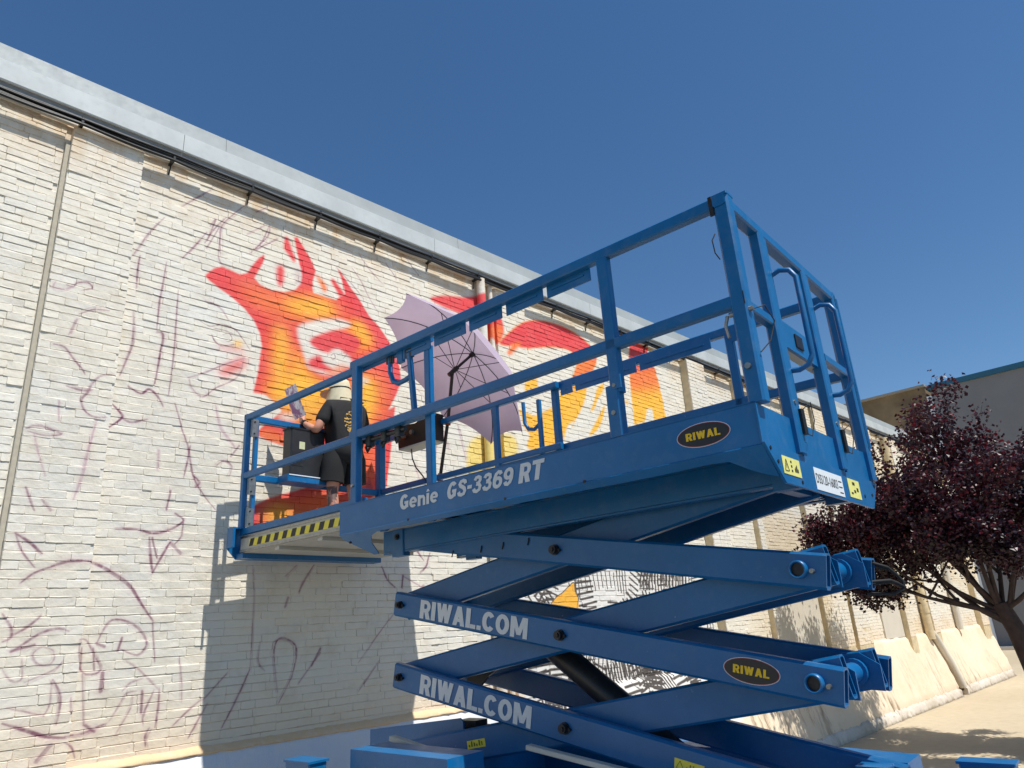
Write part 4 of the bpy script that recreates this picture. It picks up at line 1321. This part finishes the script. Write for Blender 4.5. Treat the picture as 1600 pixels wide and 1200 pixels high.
for (x, y) in ((-.22, 2.86), (LW + .18, 3.10), (-.18, -.25), (LW + .13, -.20)):
    zt = 1.50 if y > 1 and x < 0 else 1.36 if x > 1 and y < 1 else 1.05
    o = lp(MB().box(x - .06, x + .06, y - .12, y + .12, .45, zt, .008), 'outrigger')
    MB().box(x - .07, x + .07, y - .13, y + .13, zt, zt + .012, .004).build('outrigger_cap', BLU, o)
    MB().cyl((x, y, .05), (x, y, .45), .045, 14).build('outrigger_ram', M['steel'], o)
    MB().cyl((x, y, .0), (x, y, .05), .14, 20).build('outrigger_pad', M['black_steel'], o)
    sx = 1 if x < 0 else -1
    MB().bar((x + sx * .06, y, .78), (x + sx * .42, y * .97, .78), .12, .14).build('outrigger_beam', BLU, o)
lp(MB().box(.10, 1.45, -1.15, -.26, .74, .82, .01), 'chassis_ladder_step')
for (x, y) in ((.0, .35), (LW, .35), (.0, 2.45), (LW, 2.45)):
    s = -1 if x < 1 else 1
    o = lp(MB().tube([(x - .12, y, .36), (x - .10, y, .36), (x + .10, y, .36), (x + .12, y, .36)], [.28, .36, .36, .28], 28), 'wheel', M['rubber'])
    MB().cyl((x + s * .121, y, .36), (x + s * .135, y, .36), .19, 20).build('rim', M['sticker_white'], o)
lp(MB().bar((.0, .35, .36), (LW, .35, .36), .09, .09), 'axle', M['black_steel'])
lp(MB().bar((.0, 2.45, .36), (LW, 2.45, .36), .09, .09), 'axle', M['black_steel'])
for x in (NO, NI, FI, FO):
    for y in (2.79, .14):
        lp(MB().box(x - .05, x + .05, y - .07, y + .07, .94, 1.44, .006), 'base_bracket')
for x in (.44, 1.16):
    for y in (2.77, .08):
        lp(MB().box(x - .045, x + .02, y - .06, y + .06, 2.66, 2.84, .006), 'top_bracket')


def from_lift(x, y, z):
    c, s = math.cos(LIFT_ROT), math.sin(LIFT_ROT)
    return V3(LIFT_LOC[0] + c * x - s * y, LIFT_LOC[1] + s * x + c * y, z)


# ------------------------------------------------------------------ control boxes on the platform
def hung_box(name, loc, rz, label):
    e = empty(name, loc, rz)
    tag(e, label, 'control box')
    return e


cbx = hung_box('control_box', from_lift(.56, 4.20, 3.44), LIFT_ROT, 'tall black equipment box with pale label on the end rail beside the painter')
m = MB().box(-.17, .17, -.07, .06, .04, .44, .012)
m.build('case', plain('dark_grey_case', (.020, .021, .023, 1), .42, 0, .2), cbx)
MB().box(-.175, .175, -.075, .065, .44, .455, .004).build('lid', M['black'], cbx)
MB().box(-.09, -.035, -.0725, -.0705, .27, .335, .0005).build('label_sticker', plain('pale_green_label', srgb(196, 200, 160), .6), cbx)
MB().box(-.155, -.05, -.0725, -.0705, .12, .24, .0005).build('label_plate', M['black_steel'], cbx)
MB().box(-.20, .21, -.09, .07, -.02, .04, .006).build('tray', M['blue'], cbx)
MB().box(-.19, .15, -.095, -.091, .03, .038, .001).build('tray_edge', M['sticker_white'], cbx)
MB().bar((-.10, .085, .05), (-.10, .085, .50), .03, .012, up=(0, 1, 0)).build('hanger', M['black_steel'], cbx)
MB().bar((.10, .085, .05), (.10, .085, .50), .03, .012, up=(0, 1, 0)).build('hanger', M['black_steel'], cbx)

rbx = hung_box('joystick_box', from_lift(1.42, 3.63, 3.78), LIFT_ROT, 'open black platform controller hanging under the lilac parasol with a thin cable')
MB().plate([(-.20, .01), (.25, .0), (.27, .20), (.20, .22), (.02, .20), (-.20, .25)], .012, (-.06, 0, 0), (0, 1, 0), (0, 0, 1)).build('cover', M['black'], rbx)
MB().plate([(-.20, .01), (.25, .0), (.27, .20), (-.20, .25)], .012, (.07, 0, 0), (0, 1, 0), (0, 0, 1)).build('cover', M['black'], rbx)
MB().box(-.07, .09, -.20, .24, -.012, .002, .003).build('base_plate', M['grey_under'], rbx)
MB().box(-.06, .08, -.212, -.198, .0, .25, .003).build('end_cover', M['black'], rbx)
MB().cyl((-.085, .05, .12), (-.06, .05, .12), .022, 14).build('key_switch', M['steel'], rbx)
MB().cyl((-.085, .16, .10), (-.06, .16, .10), .018, 14).build('stop_button', M['rust'], rbx)
MB().tube([(0, .14, -.01), (.0, .13, -.10), (-.02, .06, -.20), (-.04, -.05, -.30), (-.05, -.12, -.38)], .006, 6).build('cable', M['rubber'], rbx)
MB().bar((.083, -.18, .20), (.10, -.18, .20), .04, .05).build('hook', M['steel'], rbx)

# ------------------------------------------------------------------ parasol
def cloth(name, c, c2):
    q = NT(name)
    tc = q.n('TexCoord').outputs['Object']
    a = q.noise(tc, 6, 5)
    base = q.mix(q.ramp(a, [(.3, BW[0]), (.7, BW[1])]), c, c2)
    q.col(base); q.set(Roughness=.75)
    tr = q.n('BsdfTranslucent'); q.l(base, tr.inputs[0])
    mx = q.n('MixShader'); mx.inputs[0].default_value = .32
    q.l(q.b.outputs[0], mx.inputs[1]); q.l(tr.outputs[0], mx.inputs[2]); q.l(mx.outputs[0], q.out.inputs[0])
    q.bump(a, .2, .01)
    return q.m


M['lilac'] = cloth('lilac_parasol_cloth', srgb(192, 176, 194), srgb(200, 184, 202))
K = V3(4.0303, 4.6660, 4.42)
AXV = V3(.66957, -.27925, .68826)
par = empty('parasol', tuple(from_lift(1.52, 3.50, 3.45)))
tag(par, 'tilted lilac parasol clamped to the platform railing', 'parasol')
PO = from_lift(1.52, 3.50, 3.45)
th_, ph_, rad_, hh_, tt_, rot_ = -.39512, .75908, .85999, .31063, .29446, 2.63642
uu = np.cross(AXV, V3(0, 0, 1)); uu /= np.linalg.norm(uu); vv = np.cross(uu, AXV)
APX = K + AXV * tt_
CEN = APX - AXV * hh_


def canopy_pt(k, t):
    """rib k, t = 0 apex .. 1 rim"""
    a = rot_ + k * math.pi / 4
    d = uu * math.cos(a) + vv * math.sin(a)
    ang = t * 1.0
    r = rad_ * math.sin(ang * 1.05) / math.sin(1.05)
    h = hh_ * (1 - math.cos(ang * 1.05)) / (1 - math.cos(1.05))
    return APX - AXV * h + d * r


NTT, NS = 12, 8
cv, cf = [], []
for k in range(8):
    base = len(cv)
    for i in range(NTT + 1):
        t = i / NTT
        A, B = canopy_pt(k, t), canopy_pt(k + 1, t)
        for j in range(NS + 1):
            s = j / NS
            p = A * (1 - s) + B * s
            pull = 4 * s * (1 - s) * t
            p = p - AXV * (-.028 * pull) + (CEN - p) * (.055 * 4 * s * (1 - s)) * t ** 3
            cv.append(p - PO)
    for i in range(NTT):
        for j in range(NS):
            a = base + i * (NS + 1) + j
            cf.append((a, a + 1, a + NS + 2, a + NS + 1))
m = MB().add(cv, cf, True)
can = m.build('canopy', M['lilac'], par)
dkr = plain('dark_rib_steel', (.03, .03, .034, 1), .4, .5)
for k in range(8):
    pts = [canopy_pt(k, i / 10) - PO - AXV * .006 for i in range(11)]
    rb = MB().tube(pts, .0042, 6).build('rib', dkr, par)
    mid = canopy_pt(k, .52) - PO - AXV * .008
    MB().tube([mid, APX - AXV * .26 - PO], .0036, 5).build('stretcher', dkr, par)
MB().cyl(APX - AXV * .30 - PO, APX - AXV * .225 - PO, .022, 12).build('runner', M['black'], par)
MB().cyl(APX - AXV * .04 - PO, APX + AXV * .03 - PO, .024, 12).build('hub', M['black'], par)
MB().tube([K - PO, APX - PO], .0135, 10).build('upper_pole', dkr, par)
MB().cyl(K - AXV * .05 - PO, K + AXV * .05 - PO, .021, 10).build('tilt_joint', M['black'], par)
MB().tube([from_lift(1.52, 3.52, 3.40) - PO, from_lift(1.52, 3.379, 3.971) - PO, K - PO], .0155, 10).build('pole', plain('brown_pole', (.035, .024, .020, 1), .45, .3), par)
MB().cyl(from_lift(1.52, 3.392, 3.93) - PO, from_lift(1.52, 3.372, 4.0) - PO, .03, 10).build('clamp', M['rust'], par)
cl2 = MB().cyl(from_lift(1.52, 3.51, 3.43) - PO, from_lift(1.52, 3.492, 3.50) - PO, .027, 10)
cl2.tube([from_lift(1.50, 3.52, 3.48) - PO, from_lift(1.46, 3.60, 3.50) - PO, from_lift(1.46, 3.62, 3.54) - PO], .006, 6)
cl2.build('clamp', M['rust'], par)

# ------------------------------------------------------------------ the painter
def skin_body(joints, edges, root, levels=2):
    me = bpy.data.meshes.new('sk')
    names = list(joints)
    me.from_pydata([joints[n][0] for n in names], [(names.index(a), names.index(b)) for a, b in edges], [])
    o = bpy.data.objects.new('sk', me); COL.objects.link(o)
    sk = o.modifiers.new('s', 'SKIN'); sk.use_smooth_shade = True
    sub = o.modifiers.new('b', 'SUBSURF'); sub.levels = levels; sub.render_levels = levels
    for n in names:
        v = me.skin_vertices[0].data[names.index(n)]
        r = joints[n][1]
        v.radius = (r, r) if not isinstance(r, tuple) else r
        v.use_root = (n == root)
    bpy.context.view_layer.update()
    out = bpy.data.meshes.new_from_object(o.evaluated_get(bpy.context.evaluated_depsgraph_get()))
    bpy.data.objects.remove(o); bpy.data.meshes.remove(me)
    out.materials.clear()
    return out


def skin_material():
    q = NT('skin_with_tattoo')
    tc = q.n('TexCoord').outputs['Object']
    sep = q.n('SeparateXYZ'); q.l(tc, sep.inputs[0])
    base = q.mix(q.ramp(q.noise(tc, 9, 4), [(.35, BW[0]), (.7, BW[1])]), srgb(205, 150, 125), srgb(190, 128, 105))
    leg = q.math('MULTIPLY', q.math('LESS_THAN', sep.outputs[2], .52), q.math('LESS_THAN', sep.outputs[0], -.095))
    ink = q.math('MULTIPLY', leg, q.ramp(q.noise(tc, 13, 5, .65), [(.42, BW[0]), (.5, BW[1])]))
    q.col(q.mix(q.math('MULTIPLY', ink, .85), base, srgb(52, 48, 52)))
    q.set(Roughness=.55)
    return q.m


def shirt_material():
    q = NT('black_cotton_with_gold_print')
    tc = q.n('TexCoord').outputs['Object']
    sep = q.n('SeparateXYZ'); q.l(tc, sep.inputs[0])
    w = q.n('TexWave'); w.wave_type = 'RINGS'; w.inputs['Scale'].default_value = 9; w.inputs['Distortion'].default_value = 9; w.inputs['Detail'].default_value = 3
    w.inputs['Detail Scale'].default_value = 2.2; q.l(tc, w.inputs[0])
    line = q.ramp(w.outputs['Fac'], [(.62, BW[0]), (.70, BW[1])])
    dx = q.math('DIVIDE', q.math('SUBTRACT', sep.outputs[0], .0), .085)
    dz = q.math('DIVIDE', q.math('SUBTRACT', sep.outputs[2], 1.13), .115)
    inside = q.math('LESS_THAN', q.math('ADD', q.math('MULTIPLY', dx, dx), q.math('MULTIPLY', dz, dz)), 1.0)
    back = q.math('LESS_THAN', sep.outputs[1], 0.0)
    f = q.math('MULTIPLY', q.math('MULTIPLY', line, inside), back)
    q.col(q.mix(f, (.010, .010, .011, 1), srgb(196, 158, 84)))
    q.set(Roughness=.85)
    q.bump(q.noise(tc, 7, 4), .5, .02)
    return q.m


per = empty('person', tuple(from_lift(.88, 4.05, 2.915)), LIFT_ROT - R(6))
per.scale = (.93, .93, .93)
tag(per, 'painter in black shirt and shorts with cream sun hat holding up a printed sheet', 'person')
J = {
    'pel': ((0, 0, .90), .125), 'sp1': ((0, .0, 1.02), .115), 'ch': ((0, .01, 1.20), (.145, .115)), 'nk0': ((0, .02, 1.345), .075),
    'nk': ((-.005, .05, 1.385), .052), 'hd0': ((-.012, .085, 1.425), .070), 'hd1': ((-.016, .098, 1.50), .090), 'hd2': ((-.016, .09, 1.57), .070),
    'chin': ((-.04, .155, 1.425), .034), 'nose': ((-.035, .19, 1.485), .018),
    'sL': ((-.165, .01, 1.315), .062), 'eL': ((-.30, .0, 1.04), .043), 'wL': ((-.32, .20, 1.155), .028), 'hL': ((-.32, .25, 1.20), (.018, .034)),
    'sR': ((.165, .01, 1.315), .062), 'eR': ((.235, .05, 1.06), .043), 'wR': ((.15, .25, 1.10), .028), 'hR': ((.11, .30, 1.13), (.018, .034)),
    'hpL': ((-.088, .0, .84), .092), 'kL': ((-.115, .015, .475), .056), 'cL': ((-.118, -.022, .335), .056), 'aL': ((-.12, -.01, .09), .034), 'hlL': ((-.12, -.03, .035), .034), 'tL': ((-.13, .14, .03), .034),
    'hpR': ((.088, .0, .84), .092), 'kR': ((.115, .03, .475), .056), 'cR': ((.118, -.01, .335), .056), 'aR': ((.12, .0, .09), .034), 'hlR': ((.12, -.02, .035), .034), 'tR': ((.14, .15, .03), .034)}
Ed = [('pel', 'sp1'), ('sp1', 'ch'), ('ch', 'nk0'), ('nk0', 'nk'), ('nk', 'hd0'), ('hd0', 'hd1'), ('hd1', 'hd2'), ('hd0', 'chin'), ('hd1', 'nose')]
for s in 'LR':
    Ed += [('ch', 's' + s), ('s' + s, 'e' + s), ('e' + s, 'w' + s), ('w' + s, 'h' + s), ('pel', 'hp' + s), ('hp' + s, 'k' + s), ('k' + s, 'c' + s), ('c' + s, 'a' + s), ('a' + s, 'hl' + s), ('a' + s, 't' + s)]
# fingers: four curled round the sheet, thumb on the other face of it
for s, sg in (('L', 1), ('R', -1)):
    h = V3(*J['h' + s][0])
    for k in range(4):
        o = h + V3(.0, .018, .030 - .019 * k)
        ln = (.9, 1.0, .95, .75)[k]
        J[f'f{k}a{s}'] = (tuple(o + V3(-.004 * sg, .025 * ln, .012)), .0085)
        J[f'f{k}b{s}'] = (tuple(o + V3(.012 * sg, .045 * ln, .018)), .0078)
        J[f'f{k}c{s}'] = (tuple(o + V3(.030 * sg, .040 * ln, .016)), .0065)
        Ed += [('h' + s, f'f{k}a{s}'), (f'f{k}a{s}', f'f{k}b{s}'), (f'f{k}b{s}', f'f{k}c{s}')]
    o = h + V3(.012 * sg, -.012, .030)
    J['ta' + s] = (tuple(o + V3(.012 * sg, .012, .020)), .0100)
    J['tb' + s] = (tuple(o + V3(.022 * sg, .038, .036)), .0080)
    Ed += [('h' + s, 'ta' + s), ('ta' + s, 'tb' + s)]
link_mesh('body', skin_body(J, Ed, 'pel'), skin_material(), per)
G = lambda d, n: (d[n][0], d[n][1])
T = {'a': ((0, -.004, .74), .185), 'b': ((0, -.002, .98), (.176, .165)), 'c': ((0, -.004, 1.19), (.190, .172)), 'd': ((0, .006, 1.325), (.135, .125)),
     'n': ((-.002, .024, 1.375), .078), 'sL': ((-.172, .008, 1.305), .080), 'mL': ((-.215, .012, 1.20), .076), 'eL': ((-.262, .005, 1.10), .074),
     'sR': ((.172, .008, 1.305), .080), 'mR': ((.205, .025, 1.20), .076), 'eR': ((.225, .04, 1.12), .074)}
link_mesh('t_shirt', skin_body(T, [('a', 'b'), ('b', 'c'), ('c', 'd'), ('d', 'n'), ('c', 'sL'), ('sL', 'mL'), ('mL', 'eL'), ('c', 'sR'), ('sR', 'mR'), ('mR', 'eR')], 'b'), shirt_material(), per)
shorts = MB()
shorts.tube([(0, .0, 1.0), (0, .0, .95), (0, -.004, .86), (0, -.002, .78), (0, .0, .74)], [.150, .162, .176, .165, .10], 20)
for sx, dy in ((-1, 0), (1, .008)):
    pts = [(sx * .085, dy * .2, .88), (sx * .100, dy * .5, .78), (sx * .112, .006 + dy, .68), (sx * .120, .010 + dy, .60), (sx * .123, .012 + dy, .565)]
    shorts.tube(pts, [.100, .118, .116, .112, .114], 18)
link_mesh('shorts', shorts.mesh('shorts'), plain('black_shorts_cloth', (.012, .012, .013, 1), .9, 0, .3, 8), per)
# cream sun hat with neck flap
hat_m = plain('cream_hat_cloth', srgb(214, 204, 172), .85, 0, .1, 14)
hc = V3(-.016, .09, 1.52)
vs, fs = [], []
NR = 28
prof = [(.004, .118), (.055, .112), (.092, .088), (.108, .045), (.112, .0), (.114, -.02)]
for (r, z) in prof:
    for k in range(NR):
        a = 2 * math.pi * k / NR
        vs.append(hc + V3(r * math.cos(a) * .93, r * math.sin(a) * 1.08, z + .006 * math.sin(a * 5 + z * 40)))
fs = [(i * NR + k, i * NR + (k + 1) % NR, (i + 1) * NR + (k + 1) % NR, (i + 1) * NR + k) for i in range(len(prof) - 1) for k in range(NR)]
fs.append(tuple(range(NR)))
hat = MB().add(vs, fs, True).build('sun_hat', hat_m, per)
vs, fs = [], []
for i in range(7):
    for k in range(19):
        a = math.pi * (1.5 + (k - 9) / 9 * .62)
        r = .114 + .018 * (i / 6) + .007 * math.sin(k * 1.7 + i * .5) * i / 6
        vs.append(hc + V3(r * math.cos(a) * .95, r * math.sin(a) * 1.1, -.015 - .135 * i / 6))
fs = [(i * 19 + k, i * 19 + k + 1, (i + 1) * 19 + k + 1, (i + 1) * 19 + k) for i in range(6) for k in range(18)]
n = len(vs)
vs2 = vs + [p * 1.0 + (hc - p) * np.array([.03, .03, 0]) for p in vs]
MB().add(vs2, fs + [tuple(i + n for i in f[::-1]) for f in fs], True).build('neck_flap', hat_m, hat)
vs, fs = [], []
for i in range(4):
    for k in range(21):
        a = math.pi * (.5 + (k - 10) / 10 * .55)
        r = .114 + .075 * i / 3
        for dz in (0.0,):
            vs.append(hc + V3(r * math.cos(a) * .95, r * math.sin(a) * 1.1, -.012 - .028 * i / 3))
fs = [(i * 21 + k, i * 21 + k + 1, (i + 1) * 21 + k + 1, (i + 1) * 21 + k) for i in range(3) for k in range(20)]
n = len(vs)
MB().add(vs + [p - V3(0, 0, .004) for p in vs], fs + [tuple(i + n for i in f[::-1]) for f in fs], True).build('brim', hat_m, hat)
MB().tube([hc + V3(.10 * math.cos(a), .115 * math.sin(a), .0) * 1.04 for a in [math.pi * (1 + k / 12) for k in range(13)]], .007, 6).build('hat_cord', M['black'], hat)
w = V3(*J['wL'][0]); d = V3(-.02, .20, .115); d /= np.linalg.norm(d)
MB().cyl(w - d * .015, w + d * .015, .036, 14).build('watch', M['black'], per)
for s, x, y in (('L', -.12, .0), ('R', .12, .01)):
    MB().tube([(x, y - .09, .04), (x, y - .05, .055), (x - .002, y + .06, .05), (x - .005, y + .17, .035)], [.035, .048, .046, .030], 12).build('shoe', M['black'], per)

sh = empty('printed_sheet', tuple(from_lift(.60, 4.25, 4.06)), LIFT_ROT + R(12))
tag(sh, 'white paper sheet with mauve sketch held in the painter hand', 'paper sheet')
def paper_mat():
    q = NT('printed_paper')
    tc = q.n('TexCoord').outputs['Object']
    a = q.noise(tc, 11, 6, .7)
    q.col(q.mix(q.ramp(a, [(.44, BW[0]), (.56, BW[1])]), srgb(235, 232, 238), srgb(150, 105, 150)))
    q.set(Roughness=.6)
    return q.m
vs, fs = [], []
for i in range(9):
    for k in range(2):
        v = i / 8
        vs.append((-.015 - .12 * v + (.0 if k == 0 else .055), -.02 + .02 * v + (0 if k == 0 else .19), .0 + .27 * v - .02 * math.sin(v * 3.0)))
fs = [(i * 2, i * 2 + 1, i * 2 + 3, i * 2 + 2) for i in range(8)]
n = len(vs)
m = MB().add(vs + [(p[0] + .001, p[1] - .0004, p[2]) for p in vs], fs + [tuple(i + n for i in f[::-1]) for f in fs], True)
m.build('sheet', paper_mat(), sh)

# ------------------------------------------------------------------ far buildings
FXX = 38.4
M['far_grey'] = plain('grey_render', srgb(124, 124, 126), .85, 0, .05, 1.5)
M['far_stone'] = plain('brown_stone_wall', srgb(128, 110, 84), .9, 0, .35, .8)
M['teal'] = plain('teal_sheet_trim', srgb(36, 92, 118), .5, 0, .08)
fb = empty('grey_building', (44, -8, 0))
tag(fb, 'plain grey rendered building with dark teal roof trim behind the plum tree', 'building')
fo = V3(44, -8, 0)
def fadd(mb, name, mat, par=fb, off=fo):
    o = mb.build(name, mat, par); o.location = -Vector(off); return o
fadd(MB().box(FXX, 52, -30, 8.62, 0, 12.0, .01), 'wall', M['far_grey'])
fadd(MB().box(FXX - .12, 52.1, -30.1, 8.75, 12.0, 12.25, .01), 'roof_trim', M['teal'])
fadd(MB().box(FXX - .06, FXX + .2, 8.62, 8.85, 0, 11.7, .01), 'corner_strip', M['sticker_white'])
for i in range(8):
    fadd(MB().box(FXX - .012, FXX, -29 + i * 4.6, -28.985 + i * 4.6, .1, 11.9, .001), 'panel_joint', M['cement'])
fadd(MB().box(FXX - .7, FXX - .01, -30, 8.6, 0, .14, .02), 'kerb', M['plaster'])
sb = empty('stone_building', (46, 13, 0))
tag(sb, 'brown rough stone gable wall rising behind the white building', 'building')
so = V3(46, 13, 0)
g = np.random.default_rng(5)
fadd(MB().box(FXX + .3, 52, 8.9, 18, 0, 12.3, .02), 'wall', M['far_stone'], sb, so)
m = MB()
fadd(MB().box(FXX + .15, 52, 8.86, 18.1, 12.3, 12.42, .02), 'coping', M['cement'], sb, so)

# ------------------------------------------------------------------ plum tree
TREE_UP = 1.14


def plum_tree():
    root = empty('plum_tree', (13.4, 2.60, 0))
    tag(root, 'purple-leaved plum tree standing in front of the far end of the brick wall', 'tree')
    g = random.Random(11)
    bark = plain('dark_bark', srgb(58, 46, 44), .9, 0, .35, 9)
    tr = MB()
    trunk = [V3(.02, -.03, -.05), V3(0, -.01, .5), V3(0, .03, 1.1), V3(-.01, .12, 1.65), V3(-.02, .24, 2.05)]
    tr.tube(trunk, [.19, .16, .145, .13, .115], 12)
    tr.build('trunk', bark, root)
    tips = []
    br = MB()
    def grow(p, d, L, r, depth):
        n = 5
        pts, rs = [p], [r]
        for i in range(n):
            d = d + V3(g.gauss(0, .10), g.gauss(0, .10), g.gauss(.03, .08)); d /= np.linalg.norm(d)
            p = p + d * L / n * np.array([1, 1, TREE_UP if d[2] > 0 else 1.0])
            if depth >= 1 and p[1] > np.interp(p[2], [2.1, 2.6, 3.2, 3.9, 4.7, 5.3, 6.0], [1.9, 2.6, 2.85, 2.2, 1.35, .85, .3]):
                break
            pts.append(p); rs.append(max(.003, r * (1 - .62 * (i + 1) / n)))
            if depth >= 1 or i >= 2: tips.append((p.copy(), d.copy(), depth))
        n = len(pts) - 1
        if n < 2 or (depth >= 2 and min(q[2] for q in pts) < 2.1):
            return
        br.tube(pts, rs, 6 if depth < 2 else 4, smooth=True)
        if depth < 4:
            for k in range(3 if depth < 2 else 3):
                i = g.randint(2, n)
                nd = d + V3(g.gauss(0, .62), g.gauss(0, .62), g.gauss(.10, .42)); nd /= np.linalg.norm(nd)
                grow(pts[i], nd, L * g.uniform(.52, .78), rs[i] * .75, depth + 1)
    f0 = trunk[-1]
    for d, L in (((-.2, .95, .30), 1.65), ((.1, .95, .42), 1.6), ((-.5, .8, .42), 1.5), ((-.35, .9, .5), 1.5), ((.1, .4, 1), 1.5), ((-.3, .1, 1), 1.5), ((.3, -.2, 1), 1.5), ((0, -.6, .9), 1.5), ((.5, .5, .8), 1.4), ((-.6, -.1, .8), 1.4), ((.6, -.5, .6), 1.4), ((-.1, -.95, .5), 1.4), ((-.4, .6, .8), 1.4)):
        grow(f0 - V3(0, 0, g.uniform(0, .3)), V3(*d) / np.linalg.norm(d), L, .045, 0)
    o = br.build('branches', bark, root)
    o['kind'] = 'stuff'
    # leaves
    q = NT('purple_leaf')
    at = q.n('Attribute', attribute_name='tone').outputs['Fac']
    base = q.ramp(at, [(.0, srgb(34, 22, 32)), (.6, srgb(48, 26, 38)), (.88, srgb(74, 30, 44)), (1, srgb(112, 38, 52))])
    q.col(base); q.set(Roughness=.42)
    tl = q.n('BsdfTranslucent'); q.l(q.mix(1, base, (1.6, .5, .6, 1), 'MULTIPLY'), tl.inputs[0])
    mx = q.n('MixShader'); mx.inputs[0].default_value = .25
    q.l(q.b.outputs[0], mx.inputs[1]); q.l(tl.outputs[0], mx.inputs[2]); q.l(mx.outputs[0], q.out.inputs[0])
    vs, fs, tn = [], [], []
    for (p, d, dep) in tips:
        cnt = {0: 8, 1: 6, 2: 8, 3: 13, 4: 15}[dep]
        if p[2] > 3.6: cnt = int(cnt * .45)
        if p[2] < 2.1: continue
        for _ in range(cnt):
            c = p + V3(g.gauss(0, .085), g.gauss(0, .085), g.gauss(0, .075))
            a = V3(g.gauss(0, 1), g.gauss(0, 1), g.gauss(-.2, .7)); a /= np.linalg.norm(a)
            b = np.cross(a, V3(g.gauss(0, 1), g.gauss(0, 1), g.gauss(0, 1))); b /= np.linalg.norm(b) + 1e-9
            L, W = g.uniform(.045, .085), g.uniform(.020, .034)
            nn = np.cross(a, b) * L * .18
            i = len(vs)
            vs += [c, c + a * L * .5 + b * W - nn * .3, c + a * L + nn, c + a * L * .5 - b * W - nn * .3]
            fs.append((i, i + 1, i + 2, i + 3))
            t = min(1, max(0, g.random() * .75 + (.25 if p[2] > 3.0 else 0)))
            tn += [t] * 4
    me = bpy.data.meshes.new('crown'); me.from_pydata([tuple(v) for v in vs], [], fs); me.update()
    me.attributes.new('tone', 'FLOAT', 'POINT').data.foreach_set('value', np.array(tn, np.float32))
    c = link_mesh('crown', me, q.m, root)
    c['kind'] = 'stuff'
    print('tree leaves', len(fs))


plum_tree()
